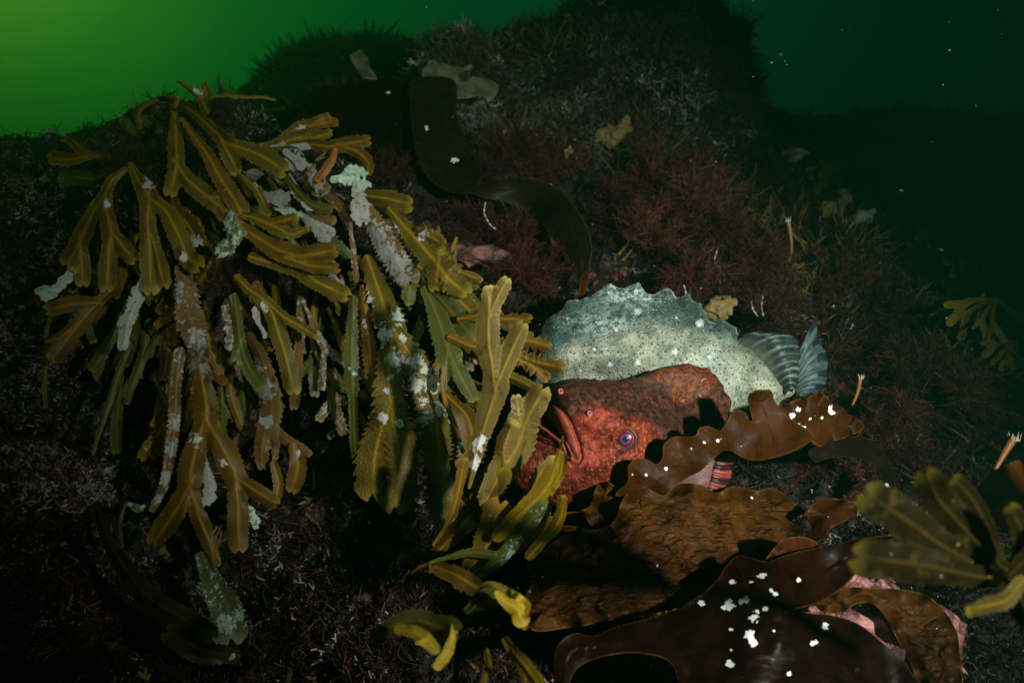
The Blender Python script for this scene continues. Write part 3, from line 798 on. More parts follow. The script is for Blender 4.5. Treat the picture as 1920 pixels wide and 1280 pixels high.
clumps = [
 (0, 1215, 345, 1.36, 1.5, 'feathery red seaweed bush high on the slope above the grey fish'),
 (2, 1290, 375, 1.30, 1.5, 'brightest feathery red seaweed bush, below the gap beside the boulder'),
 (1, 1345, 440, 1.24, 1.3, 'feathery red seaweed bush up and right of the grey fish crest'),
 (2, 1215, 440, 1.22, 1.1, 'wiry red seaweed bush straight above the grey fish crest'),
 (0, 1290, 520, 1.12, 1.0, 'red seaweed bush touching the back of the grey fish crest'),
 (3, 1150, 400, 1.34, 1.2, 'dark red seaweed bush right of the curved brown kelp strap'),
 (1, 960, 300, 1.45, 1.5, 'red seaweed bush above the curve of the brown kelp strap'),
 (0, 1030, 320, 1.45, 1.3, 'red seaweed bush at the top of the arched brown kelp strap'),
 (3, 900, 340, 1.40, 1.1, 'small red seaweed bush left of the arched kelp strap'),
 (1, 960, 450, 1.24, 1.2, 'red seaweed bush inside the arch of the brown kelp strap'),
 (0, 990, 505, 1.18, 1.1, 'red seaweed bush just above the hollow left of the grey fish'),
 (3, 900, 430, 1.24, 1.0, 'small dark red bush above the small pink crusted rock'),
 (1, 1420, 500, 1.16, 1.1, 'red seaweed bush beneath the orange stalk'),
 (3, 1440, 580, 1.06, 0.9, 'small red seaweed bush above the grey fish fan fin'),
 (0, 1560, 540, 1.25, 1.2, 'dark red seaweed bush above and right of the grey fish tail'),
 (3, 1640, 600, 1.25, 1.2, 'dim red seaweed bush well right of the grey fish tail'),
 (1, 1720, 700, 1.10, 1.3, 'large dim red seaweed bush right of the upper kelp lobe'),
 (0, 1790, 740, 1.05, 1.3, 'dim red seaweed bush near the right edge'),
 (1, 1660, 790, 1.02, 1.1, 'red seaweed bush just off the ragged tip of the upper kelp'),
 (2, 1600, 900, 0.98, 0.8, 'low red seaweed patch under the dark kelp arch'),
 (0, 1540, 880, 1.00, 0.8, 'low red seaweed patch below the upper kelp, left of the dark kelp arch'),
 (3, 1700, 880, 0.96, 0.9, 'dark red seaweed patch above the blurred wrack'),
 (3, 1450, 330, 1.60, 1.2, 'very dim red seaweed bush on the dark slope right of the boulder'),
 (1, 1180, 250, 1.55, 0.9, 'dim red seaweed bush low on the big boulder'),
 (3, 1230, 130, 1.55, 1.2, 'dim red seaweed bush high on the big boulder'),
 (3, 1060, 150, 1.58, 1.2, 'dim red seaweed bush on the left half of the big boulder'),
 (3, 250, 310, 1.12, 0.9, 'dark red tuft at the holdfast of the left wrack'),
 (3, 420, 215, 1.18, 0.9, 'dark red tuft on the ridge crest beside the topmost wrack'),
 (3, 440, 520, 1.06, 0.9, 'dark red tuft hanging amid the left wrack fronds'),
 (3, 730, 320, 1.22, 0.7, 'dark red tuft between the wrack and the kelp strap'),
]
for i, (k, x, y, dd, s, lab) in enumerate(clumps):
    src = protos[k]
    o = src if not getattr(src, 'used_', None) and 'label' not in src.keys() else None
    if o is None:
        o = src.copy(); sc.collection.objects.link(o)
    o.location = tuple(P(x, y + 12, dd)); o.rotation_euler = (0.3, 0.2 * ((i * 37) % 7 - 3), (i * 53 % 11 - 5) * 0.12); o.scale = (s, s, s)
    tag(o, lab, 'seaweed', 'feathery red seaweed bushes on the reef')

# ================================================================== FISH
def px5(pts): return [(960 + x / 2.783, 500 + y / 2.783) for x, y in pts]
def px9(pts): return [(960 + x / 4.174, 680 + y / 4.174) for x, y in pts]
def bump2(p, x, y, rx, ry=None, ang=0.0):
    ry = ry or rx
    dx = p[:, 0] - x; dy = p[:, 1] - y
    c, s = math.cos(ang), math.sin(ang)
    u = dx * c + dy * s; v = -dx * s + dy * c
    return np.exp(-(u / rx) ** 2 - (v / ry) ** 2)
def line_dist(p, pts):
    dn = catmull(np.array([(a, b) for a, b in pts], float), 1.5)
    D = np.empty(len(p)); T = np.empty(len(p))
    for s in range(0, len(p), 20000):
        q = p[s:s + 20000]
        dd = (q[:, None, 0] - dn[None, :, 0]) ** 2 + (q[:, None, 1] - dn[None, :, 1]) ** 2
        k = dd.argmin(1); D[s:s + 20000] = np.sqrt(dd[np.arange(len(q)), k]); T[s:s + 20000] = k / (len(dn) - 1)
    return D, T

def body(name, mat, outline, depthfn, relief, thick, parent, h=2.0, attrs=None, edge_r=60.0, step=4):
    """closed body: front surface with its relief, rounded flanks and a far side"""
    V = catmull(outline, step, True)
    pts, faces = field_mesh(lambda p: poly_sd(p, V)[0] + 1.3 * fbm(p / 9.0, 1, 3, 77), (V[:, 0].min() - 4, V[:, 1].min() - 4, V[:, 0].max() + 4, V[:, 1].max() + 4), h)
    sd, _ = poly_sd(pts, V); ins = np.maximum(-sd, 0)
    d0 = depthfn(pts)
    er = edge_r(pts) if callable(edge_r) else edge_r
    tk = thick(pts) if callable(thick) else thick
    u = np.minimum(ins / er, 1)
    prof = np.sqrt(np.maximum(0, 1 - (1 - u) ** 2))
    front = d0 - 0.5 * tk * prof - relief(pts) * sstep(0, 10, ins)
    rim = ins < 0.05
    backd = d0 + 0.5 * tk * prof + 0.0005
    n = len(pts)
    W = np.concatenate([P(pts[:, 0], pts[:, 1], front), P(pts[:, 0], pts[:, 1], backd)])
    fc = [list(f) for f in faces] + [[i + n for i in reversed(f)] for f in faces]
    # close the rim
    from collections import Counter
    ec = Counter(); ed = {}
    for f in faces:
        m = len(f)
        for q in range(m):
            a, b = f[q], f[(q + 1) % m]; k = (min(a, b), max(a, b)); ec[k] += 1; ed[k] = (a, b)
    for k, c in ec.items():
        if c == 1:
            a, b = ed[k]; fc.append([b, a, a + n, b + n])
    at = {}
    if attrs:
        for kk, fn in attrs(pts, ins).items(): at[kk] = np.concatenate([fn, fn])
    return mk(name, W, fc, mat, parent, at)

def fan(name, mat, root, midp, tip, parent, nu=26, nv=120, rays=14, amp=0.0022, wave=0.004, seed=0):
    """fin: rays run root -> tip; each list holds (x, y, depth)"""
    def rs(pl):
        dn = catmull(np.array(pl, float), 1.5); L = np.concatenate([[0], np.cumsum(np.linalg.norm(np.diff(dn[:, :2], axis=0), axis=1))])
        par = np.concatenate([np.linspace(i, i + 1, max(2, int(math.ceil(np.linalg.norm(np.array(pl[i + 1][:2]) - np.array(pl[i][:2])) / 1.5))), endpoint=False) for i in range(len(pl) - 1)] + [[len(pl) - 1]]) / (len(pl) - 1)
        t = np.linspace(0, 1, nv)
        return np.stack([np.interp(t, par[:len(dn)], dn[:, j]) for j in range(3)], 1)
    A, B, C = rs(root), rs(midp), rs(tip)
    u = np.linspace(0, 1, nu)[:, None, None]
    vv_ = np.linspace(0, 1, nv)
    u = u * (1 - 0.045 * (0.5 + 0.5 * vnoise(np.stack([vv_ * rays * 1.3, vv_ * 0], 1), 1, seed + 90)))[None, :, None]
    G = A * (1 - u) * (1 - 2 * u) + B * 4 * u * (1 - u) + C * u * (2 * u - 1)
    v = np.linspace(0, 1, nv)[None, :]
    uu = np.linspace(0, 1, nu)[:, None]
    wob = vnoise(np.stack([v * rays * 0.9 + 0 * uu, 0.8 * uu + 0 * v], -1), 1, seed + 70)
    ray = 0.5 + 0.5 * np.cos(v * rays * 2 * math.pi + 1.9 * wob)
    ray = ray * (0.45 + 0.55 * hash3(np.floor(v * rays + 0.5).astype(np.int64) + 0 * (uu > 2), 0 * (v > 2).astype(np.int64), 0 * (v > 2).astype(np.int64), seed))
    G[:, :, 2] += -amp * (ray ** 1.5) * (0.4 + uu * 0.6) + wave * np.sin(v * 9 + uu * 3 + seed) * uu
    tipn = 2.0 * (ray - 0.5) * sstep(0.9, 1.0, uu)
    G[:, :, 0] += tipn * 0.8
    W = P(G[..., 0], G[..., 1], G[..., 2]).reshape(-1, 3)
    idx = np.arange(nu * nv).reshape(nu, nv)
    fc = np.stack([idx[:-1, :-1].ravel(), idx[:-1, 1:].ravel(), idx[1:, 1:].ravel(), idx[1:, :-1].ravel()], 1)
    o = mk(name, W, fc, mat, parent, {'ray': ray.ravel(), 'along': (uu + 0 * v).ravel(), 'across': (v + 0 * uu).ravel()})
    so = o.modifiers.new('thickness', 'SOLIDIFY'); so.thickness = 0.0012; so.offset = 0
    return o

# ---- grey fish skin
t = NT('grey_fish_skin')
n1 = t.noise(16, 5, 0.62, 0.4)
backf = t.attr('back')
col = t.mix(t.ss(t.noise(34, 4, 0.65), 0.38, 0.66), (0.17, 0.20, 0.15), (0.42, 0.45, 0.33))
bk = t.mix(t.ss(t.noise(42, 5, 0.7), 0.38, 0.64), (0.017, 0.040, 0.036), (0.070, 0.125, 0.110))
bf = t.ss(t.math('ADD', backf, t.math('MULTIPLY', t.math('SUBTRACT', n1, 0.5), 0.9)), 0.30, 0.72)
col = t.mix(bf, col, bk)
col = t.mix(t.ss(t.noise(26, 5, 0.68, 0.6), 0.50, 0.66, 0.0, 0.45), col, (0.06, 0.085, 0.07))
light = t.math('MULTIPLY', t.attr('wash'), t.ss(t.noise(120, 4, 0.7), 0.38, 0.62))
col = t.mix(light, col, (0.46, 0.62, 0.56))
dots = t.ss(t.math('ADD', t.vor2(112, 0.85), t.math('MULTIPLY', t.noise(300, 2), 0.12)), 0.19, 0.27, 1.0, 0.0)
dsel = t.ss(t.noise(60, 2), 0.38, 0.48)
col = t.mix(t.math('MULTIPLY', t.math('MULTIPLY', dots, dsel), 0.85), col, (0.035, 0.05, 0.045))
fd = t.ss(t.vor2(260), 0.1, 0.3, 1.0, 0.0)
col = t.mix(t.math('MULTIPLY', fd, t.ss(t.noise(60, 3), 0.42, 0.6, 0.0, 0.6)), col, (0.05, 0.07, 0.06))
wsp = t.math('MULTIPLY', t.ss(t.math('ADD', t.vor2(150), t.math('MULTIPLY', t.noise(420, 3, 0.7), 0.35)), 0.22, 0.30, 1.0, 0.0), t.ss(t.noise(48, 3), 0.50, 0.58))
wst = t.ss(t.noise(140, 4, 0.7, 1.0), 0.64, 0.70)
wsp = t.math('MAXIMUM', wsp, t.math('MULTIPLY', wst, t.ss(t.noise(24, 2), 0.48, 0.6)))
wsp = t.math('MAXIMUM', wsp, t.ss(t.math('ADD', t.attr('scar'), t.math('MULTIPLY', t.math('SUBTRACT', t.noise(650, 4, 0.75), 0.5), 2.2)), 0.50, 0.80))
col = t.mix(t.math('MULTIPLY', wsp, 0.8), col, (0.68, 0.80, 0.74))
h = t.math('ADD', t.math('MULTIPLY', t.noise(260, 4, 0.7), 0.6), t.math('MULTIPLY', t.ss(t.vor(300), 0.0, 0.5, 1.0, 0.0), 0.6))
h = t.math('ADD', h, t.math('MULTIPLY', t.noise(45, 3), 1.2))
M['greyskin'] = t.done(t.pbr(col, 0.5, 0.3, t.bump(h, 0.0020, 1.0)))

def fin_mat(name, rayc, webc, blotch, bandc=None, bands=0.0, trans=0.25, root=None):
    t = NT(name)
    r = t.attr('ray')
    col = t.mix(t.math('MULTIPLY', t.ss(r, 0.35, 0.8), t.ss(t.noise(70, 4, 0.65), 0.30, 0.62, 0.25, 1.0)), webc, rayc)
    col = t.mix(t.ss(t.noise(60, 4, 0.65, 0.5), 0.48, 0.66, 0.0, 0.7), col, blotch)
    if root: col = t.mix(t.ss(t.math('ADD', t.attr('along'), t.math('MULTIPLY', t.math('SUBTRACT', t.noise(60, 3), 0.5), 0.3)), 0.02, 0.42, 0.95, 0.0), col, root)
    if bandc:
        band = t.math('SINE', t.math('ADD', t.math('MULTIPLY', t.attr('across'), bands * 6.283), t.math('MULTIPLY', t.noise(40, 2), 2.5)))
        bm = t.math('MULTIPLY', t.ss(band, -0.1, 0.35), t.ss(t.attr('along'), 0.62, 0.72))
        col = t.mix(bm, col, bandc)
    h = t.math('ADD', t.math('MULTIPLY', r, 1.0), t.math('MULTIPLY', t.noise(500, 3, 0.7), 0.5))
    s = t.pbr(col, 0.42, 0.5, t.bump(h, 0.0008, 0.8))
    return t.done(t.translucent(s, col, trans))
M['greyfin'] = fin_mat('grey_fish_fin', (0.26, 0.35, 0.30), (0.022, 0.042, 0.045), (0.07, 0.11, 0.09), None, 0.0, 0.4, (0.25, 0.28, 0.20))
M['greytail'] = fin_mat('grey_fish_tail', (0.20, 0.31, 0.29), (0.06, 0.11, 0.12), (0.16, 0.24, 0.21), (0.03, 0.045, 0.06), 5.5, 0.45, (0.22, 0.30, 0.26))

GD = rbf([(1000, 640, .935), (1200, 600, .94), (1200, 720, .925), (1400, 700, .94), (1500, 700, .95), (1100, 800, .93), (1300, 780, .93)])
grey = empty('lumpfish', P(1250, 700, .94))
tag(grey, 'pale green grey lumpfish with dark spots, lying tail to the right behind the red fish', 'fish')
g_out = px5([(110, 620), (120, 560), (125, 430), (140, 345), (165, 300), (200, 262), (238, 240), (268, 212), (276, 186), (300, 172), (345, 172), (392, 160), (430, 140), (462, 118), (488, 98), (510, 88), (535, 102), (560, 112), (600, 104), (630, 90), (655, 84), (672, 100), (690, 124), (712, 138), (745, 144), (775, 124), (800, 114), (828, 118), (844, 142), (860, 160), (885, 154), (908, 144), (932, 152), (948, 178), (968, 186), (990, 196), (994, 220), (1014, 234), (1018, 262), (1030, 284), (1062, 290), (1095, 274), (1120, 288), (1150, 308), (1172, 320), (1176, 345), (1198, 368), (1188, 400), (1240, 420), (1330, 490), (1410, 560), (1478, 610), (1492, 650), (1470, 672), (1420, 690), (1380, 730), (1330, 770), (1250, 830), (1100, 880), (850, 900), (500, 880), (250, 820), (120, 730)])
def g_rel(p):
    x, y = p[:, 0], p[:, 1]
    r = 0.0016 * fbm(p / 34.0, 1, 3, 51)
    # crest: thinner, ridged; rows of blunt tubercles
    for (a, b) in px5([(505, 125), (655, 115), (820, 150), (930, 180), (1000, 250), (980, 295), (1110, 300), (710, 165), (600, 200), (350, 330), (760, 250), (900, 330), (1040, 400), (830, 430)]):
        r = r + 0.0035 * bump2(p, a, b, 7)
    r = r + 0.004 * bump2(p, *px5([(1000, 560)])[0], 30, 60, 0.4) - 0.004 * bump2(p, *px5([(1120, 450)])[0], 20, 45, 0.5)
    r = r - 0.034 * sstep(662, 722, y) * sstep(1250, 1120, x)
    return r
def g_att(p, ins):
    yl = np.interp(p[:, 0], [1000, 1060, 1140, 1200, 1280, 1340, 1400], [690, 650, 622, 612, 618, 628, 640])
    back = sstep(60, -70, p[:, 1] - yl - 6)
    back = np.maximum(back, 0.8 * bump2(p, 1010, 700, 50, 60)); back = np.maximum(back, 0.75 * bump2(p, *px5([(1180, 340)])[0], 32, 26))
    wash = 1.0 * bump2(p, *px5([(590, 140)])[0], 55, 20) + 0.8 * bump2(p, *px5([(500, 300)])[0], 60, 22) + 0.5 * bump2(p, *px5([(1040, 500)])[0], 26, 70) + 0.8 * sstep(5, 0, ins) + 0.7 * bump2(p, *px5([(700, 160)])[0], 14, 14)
    scar = 0 * wash
    for (a, b, r) in [(655, 235, 9), (658, 500, 7), (980, 295, 11), (512, 510, 7), (545, 330, 6), (858, 265, 4), (850, 445, 8), (290, 270, 4), (355, 540, 5), (430, 430, 5), (1030, 470, 6)]:
        q = px5([(a, b)])[0]; scar = np.maximum(scar, bump2(p, q[0], q[1], r * 0.9))
    return {'back': back, 'wash': np.clip(wash, 0, 1), 'scar': scar}
g_thick = lambda p: 0.018 + 0.085 * sstep(545, 680, p[:, 1] + 20 * sstep(1280, 1400, p[:, 0])) * sstep(1600, 1380, p[:, 0]) + 0.004
body('body', M['greyskin'], g_out, GD, g_rel, g_thick, grey, h=2.0, attrs=g_att, edge_r=lambda p: 26 + 60 * sstep(560, 680, p[:, 1]))
q = lambda pts, d: [(960 + x / 2.783, 500 + y / 2.783, d + (z if False else 0)) for x, y, *z in pts]
fan('dorsal_fin', M['greyfin'],
    q([(1150, 400), (1205, 442), (1262, 505), (1305, 565), (1358, 625), (1418, 680)], .940),
    q([(1228, 352), (1330, 368), (1390, 425), (1418, 500), (1435, 572), (1455, 640)], .908),
    q([(1300, 336), (1462, 360), (1506, 420), (1500, 500), (1492, 575), (1480, 652)], .925), grey, rays=10, seed=1, amp=0.0014)
fan('tail_fin', M['greytail'],
    q([(1470, 500), (1484, 540), (1488, 580), (1488, 610), (1484, 635), (1482, 655), (1480, 668)], .935),
    q([(1530, 372), (1548, 430), (1566, 480), (1570, 550), (1565, 600), (1548, 645), (1512, 674)], .925),
    q([(1592, 246), (1600, 372), (1642, 448), (1650, 535), (1640, 610), (1602, 655), (1532, 680)], .945), grey, rays=9, seed=3)

# ---- red fish skin
t = NT('red_fish_skin')
backf = t.attr('back'); cr_ = t.attr('crest'); lip = t.attr('lip'); pk_ = t.attr('pink'); mo = t.attr('mouth')
face = t.mix(t.ss(t.noise(60, 4, 0.65), 0.36, 0.66), (0.050, 0.008, 0.005), (0.21, 0.030, 0.011))
face = t.mix(t.ss(t.noise(150, 3, 0.65), 0.5, 0.7, 0.0, 0.6), face, (0.15, 0.024, 0.014))
face = t.mix(t.math('MULTIPLY', t.math('MULTIPLY', pk_, t.ss(t.noise(120, 4, 0.7), 0.32, 0.62)), 0.85), face, (0.56, 0.095, 0.070))
bk = t.mix(t.ss(t.noise(110, 5, 0.7), 0.40, 0.66), (0.022, 0.010, 0.008), (0.085, 0.032, 0.018))
col = t.mix(t.ss(t.math('ADD', backf, t.math('MULTIPLY', t.math('SUBTRACT', t.noise(45, 4, 0.6), 0.5), 0.55)), 0.28, 0.75), face, bk)
crs = t.mix(t.ss(t.noise(170, 6, 0.8, 0.8), 0.44, 0.62), (0.045, 0.016, 0.009), (0.25, 0.058, 0.014))
col = t.mix(t.ss(t.math('ADD', cr_, t.math('MULTIPLY', t.math('SUBTRACT', t.noise(50, 4, 0.7), 0.5), 1.0)), 0.35, 0.75), col, crs)
# ringed pores / tubercles
vd = t.vor2(205, 0.9)
ring = t.math('MULTIPLY', t.ss(vd, 0.14, 0.24), t.ss(vd, 0.30, 0.44, 1.0, 0.0))
core = t.ss(vd, 0.08, 0.16, 1.0, 0.0)
pf = t.math('MULTIPLY', t.attr('pores'), t.ss(t.noise(130, 3, 0.7), 0.42, 0.60))
col = t.mix(t.math('MULTIPLY', t.math('MULTIPLY', ring, pf), 0.55), col, (0.60, 0.19, 0.11))
col = t.mix(t.math('MULTIPLY', t.math('MULTIPLY', core, pf), 0.5), col, (0.30, 0.10, 0.12))
lipc = t.mix(t.ss(t.noise(90, 4, 0.6), 0.35, 0.7), (0.30, 0.066, 0.038), (0.17, 0.034, 0.024))
col = t.mix(lip, col, lipc)
col = t.mix(mo, col, (0.012, 0.005, 0.005))  # near-black paints the shade inside the mouth recess
h = t.math('ADD', t.math('MULTIPLY', t.math('MULTIPLY', t.ss(vd, 0.05, 0.42, 1.0, 0.0), pf), 1.1), t.math('MULTIPLY', t.noise(420, 4, 0.7), 0.4))
h = t.math('SUBTRACT', h, t.math('MULTIPLY', t.math('MULTIPLY', core, pf), 0.7))
h = t.math('ADD', h, t.math('MULTIPLY', t.noise(90, 4, 0.6), 1.0))
M['redskin'] = t.done(t.pbr(col, 0.48, 0.12, t.bump(h, 0.0008, 0.8)))

RD = rbf([(1000, 850, .880), (1040, 740, .855), (1170, 820, .835), (1250, 740, .86), (1340, 720, .875), (1370, 780, .875), (1200, 930, .85), (1330, 900, .86)])
redf = empty('lumpfish', P(1180, 830, .84))
tag(redf, 'red lumpfish with a downturned mouth and a round eye, facing left under brown kelp', 'fish')
r_out = px9([(275, 345), (283, 290), (296, 235), (318, 185), (352, 152), (400, 136), (470, 124), (560, 124), (650, 130), (740, 134), (830, 132), (910, 120), (985, 106), (1050, 84), (1110, 58), (1170, 42), (1225, 30), (1262, 18), (1300, 14), (1340, 8), (1380, 4), (1415, 16), (1450, 20), (1480, 34), (1520, 38), (1552, 50), (1560, 76), (1590, 92), (1612, 118), (1618, 144), (1646, 168), (1660, 200), (1668, 236), (1694, 256), (1712, 288), (1716, 330), (1700, 380), (1690, 440), (1660, 520), (1640, 620), (1560, 760), (1440, 880), (1300, 980), (1150, 1060), (950, 1120), (700, 1150), (480, 1150), (250, 1100), (60, 1010), (-40, 900), (-60, 780), (-10, 690), (60, 620), (120, 540), (150, 470), (200, 400), (245, 370)])
upper_lip = px9([(262, 350), (318, 376), (372, 425), (415, 500), (448, 580), (478, 660), (496, 725), (490, 752)])
lower_lip = px9([(190, 500), (240, 515), (300, 548), (355, 585), (400, 640), (432, 700), (460, 748)])
mouth_p = np.array(px9([(226, 455), (238, 420), (262, 408), (300, 440), (345, 500), (385, 570), (402, 606), (372, 598), (320, 560), (262, 515), (222, 492)]))
ex, ey = px9([(888, 592)])[0]
def r_rel(p):
    r = 0.0012 * fbm(p / 26.0, 1, 3, 61)
    du, tu = line_dist(p, upper_lip); dl, tl = line_dist(p, lower_lip)
    wu = 9.0 + 2.5 * np.sin(tu * 3.1); wl = 10.0 * (1 - 0.35 * tl)
    # tube-like lips that stand proud, with a crease behind the upper one
    r = r + 0.0085 * np.sqrt(np.maximum(0, 1 - (du / wu) ** 2)) * sstep(1.0, 0.9, tu)
    r = r - 0.0030 * np.exp(-((du - wu - 2) / 3.0) ** 2)
    r = r + 0.0065 * np.sqrt(np.maximum(0, 1 - (dl / wl) ** 2))
    cre, _ = line_dist(p, px9([(180, 590), (235, 625), (290, 650), (340, 660)]))
    r = r - 0.0028 * np.exp(-(cre / 2.2) ** 2) + 0.002 * np.exp(-((cre - 8) / 6.0) ** 2)
    sd, _ = poly_sd(p, catmull(mouth_p, 3, True))
    r = r - 0.030 * sstep(1.5, -6, sd)
    # snout, brow, cheek, gill ridge, shoulder fold
    r = r + 0.012 * bump2(p, *px9([(430, 330)])[0], 60, 50) + 0.010 * bump2(p, *px9([(640, 800)])[0], 60, 42) + 0.006 * bump2(p, *px9([(700, 480)])[0], 50, 30)
    r = r + 0.004 * bump2(p, *px9([(120, 800)])[0], 70, 50)
    r = r + 0.008 * bump2(p, *px9([(890, 500)])[0], 34, 20) + 0.006 * bump2(p, *px9([(1010, 470)])[0], 26, 20)
    de = np.sqrt((p[:, 0] - ex) ** 2 + (p[:, 1] - ey) ** 2)
    r = r - 0.006 * np.exp(-(de / 17.0) ** 4) + 0.0028 * np.exp(-((de - 22) / 4.5) ** 2)
    r = r - 0.005 * bump2(p, *px9([(1150, 560)])[0], 24, 60, -0.2) - 0.004 * bump2(p, *px9([(980, 250)])[0], 60, 22, -0.3)
    # concave sweep into the crest, long ridge from the brow
    fold, _ = line_dist(p, px9([(760, 470), (900, 440), (1040, 470), (1160, 500), (1230, 520)]))
    r = r + 0.003 * np.exp(-(fold / 7) ** 2)
    r2, _ = line_dist(p, px9([(1430, 330), (1440, 420), (1450, 520)]))
    r = r + 0.004 * np.exp(-(r2 / 9) ** 2)
    for (a, b, s_) in [(498, 262, 3), (750, 375, 3.4), (700, 415, 3), (770, 445, 3), (815, 465, 3), (865, 410, 4), (980, 430, 5), (1140, 500, 5), (505, 520, 3.5), (625, 660, 3.4), (565, 690, 3.4), (530, 790, 3.6), (740, 440, 3), (440, 760, 3)]:
        qx, qy = px9([(a, b)])[0]; r = r + 0.0022 * bump2(p, qx, qy, s_ * 1.4) - 0.0016 * bump2(p, qx, qy, s_ * 0.55)
    # low tubercles all over the face
    return r
def r_att(p, ins):
    X = (p[:, 0] - 960) * 4.174; Y = (p[:, 1] - 680) * 4.174
    yl = np.interp(X, [250, 400, 560, 700, 850, 1000, 1150, 1300, 1700], [420, 470, 430, 380, 430, 470, 540, 640, 700])
    back = sstep(70, -110, Y - yl)
    back = back * 0.75 + 0.35 * sstep(300, 100, Y)
    back = np.clip(back + 0.55 * sstep(1000, 1300, X) * (Y > 350), 0, 1)
    crest = np.clip(1.1 * np.exp(-((X - 1470) / 190) ** 2 - ((Y - 120) / 130) ** 2) + 0.9 * np.exp(-((X - 1190) / 110) ** 2 - ((Y - 80) / 60) ** 2) + 0.3 * np.exp(-((X - 1200) / 300) ** 2 - ((Y - 200) / 150) ** 2) + 0.6 * np.exp(-((X - 1320) / 80) ** 2 - ((Y - 280) / 60) ** 2), 0, 1)
    du, tu = line_dist(p, upper_lip); dl, tl = line_dist(p, lower_lip)
    lip = np.maximum(sstep(12.5, 9.5, du), sstep(12, 8, dl) * (1 - 0.2 * tl))
    sd, _ = poly_sd(p, catmull(mouth_p, 3, True))
    mouth = sstep(0.5, -2.5, sd)
    pink = 0.95 * np.exp(-((X - 720) / 110) ** 2 - ((Y - 420) / 70) ** 2) + 0.8 * np.exp(-((X - 610) / 90) ** 2 - ((Y - 730) / 80) ** 2) + 0.4 * np.exp(-((X - 480) / 120) ** 2 - ((Y - 860) / 90) ** 2) + 0.35 * np.exp(-((X - 560) / 150) ** 2 - ((Y - 600) / 130) ** 2) + 0.15 * np.exp(-((X - 230) / 120) ** 2 - ((Y - 680) / 120) ** 2)
    pores = np.clip(1.15 - back * 1.05, 0.10, 1) * (1 - lip) * (1 - 0.6 * crest)
    return {'back': back, 'crest': crest, 'lip': np.clip(lip, 0, 1), 'mouth': mouth, 'pink': np.clip(pink, 0, 1), 'pores': pores}
r_thick = lambda p: 0.020 + 0.10 * sstep(700, 830, p[:, 1] + np.clip(1180 - p[:, 0], -120, 200) * 0.35)
rb = body('body', M['redskin'], r_out, RD, r_rel, r_thick, redf, h=1.5, attrs=r_att, edge_r=lambda p: 24 + 60 * sstep(700, 820, p[:, 1]), step=3)

def surf_depth(outline, depthfn, thick, edge_r, relief, pt):
    p = np.array([pt]); V = catmull(outline, 3, True)
    ins = max(0, -poly_sd(p, V)[0][0]); er = edge_r(p)[0]; tk = thick(p)[0]
    u = min(ins / er, 1)
    return depthfn(p)[0] - 0.5 * tk * math.sqrt(1 - (1 - u) ** 2) - relief(p)[0]
er_r = lambda p: 24 + 60 * sstep(700, 820, p[:, 1])

def simple_mat(name, col, rough=0.4, coat=0.0, bump=None, trans=0.0, spec=0.5):
    t = NT(name)
    c = t.mix(t.ss(t.noise(200, 3), 0.3, 0.7, 0.0, 0.5), col, tuple(x * 0.55 for x in col))
    nr = t.bump(t.noise(bump[0], 3), bump[1], 0.8) if bump else None
    s = t.pbr(c, rough, spec, nr, coat)
    return t.done(t.translucent(s, c, trans) if trans else s)
# eye: globe coloured by distance from its axis
def disc_dome(name, mat, c, nrm, r, hgt, parent, rings=14, seg=40, flat=0.0, attrs=True):
    c = np.asarray(c, float); nrm = np.asarray(nrm, float); nrm /= np.linalg.norm(nrm)
    a = np.cross(nrm, (0, 0, 1.0)); a /= np.linalg.norm(a); b = np.cross(a, nrm)
    V = [c + nrm * hgt]; rr = [0.0]
    for i in range(1, rings + 1):
        u = i / rings
        for k in range(seg):
            th = 2 * math.pi * k / seg
            V.append(c + (a * math.cos(th) + b * math.sin(th)) * r * u + nrm * hgt * math.sqrt(max(0, 1 - u * u * (1 - flat)))); rr.append(u)
    fc = [[0, 1 + k, 1 + (k + 1) % seg] for k in range(seg)]
    for i in range(rings - 1):
        for k in range(seg):
            p0 = 1 + i * seg + k; p1 = 1 + i * seg + (k + 1) % seg
            fc.append([p0, p0 + seg, p1 + seg, p1])
    return mk(name, V, fc, mat, parent, {'rad': np.array(rr)})
t = NT('eye_globe')
r_ = t.attr('rad')
r_ = t.math('ADD', r_, t.math('MULTIPLY', t.math('SUBTRACT', t.noise(260, 3, 0.7), 0.5), 0.22))
ec = t.mix(t.ss(r_, 0.42, 0.62), (0.10, 0.035, 0.075), (0.085, 0.018, 0.032))
ec = t.mix(t.ss(r_, 0.80, 0.90), ec, (0.33, 0.05, 0.085))
ec = t.mix(t.ss(r_, 0.96, 1.0), ec, (0.06, 0.015, 0.015))
ec = t.mix(t.math('MULTIPLY', t.math('MULTIPLY', t.ss(r_, 0.34, 0.40), t.ss(r_, 0.42, 0.48, 1.0, 0.0)), 0.7), ec, (0.17, 0.07, 0.12))
M['eye'] = t.done(t.pbr(ec, 0.25, 0.5, t.bump(t.noise(700, 3), 0.0004, 0.5), coat=0.2))
M['pupil'] = simple_mat('eye_pupil', (0.02, 0.014, 0.06), 0.3, 0.2)
M['lid'] = simple_mat('eye_lid', (0.045, 0.018, 0.014), 0.5, 0, (500, 0.0006))
M['nostril'] = simple_mat('nostril_skin', (0.55, 0.12, 0.13), 0.4, 0, (700, 0.0004))
M['black'] = simple_mat('inner_dark', (0.01, 0.004, 0.004), 0.6)
ed = surf_depth(r_out, RD, r_thick, er_r, lambda p: r_rel(p) * 0, (ex, ey))
ec0 = P(ex, ey, ed - 0.0015)
en = np.array([-0.25, -1.0, -0.05])
eye = disc_dome('eye', M['eye'], ec0, en, 0.0106, 0.0062, redf)
en_ = en / np.linalg.norm(en)
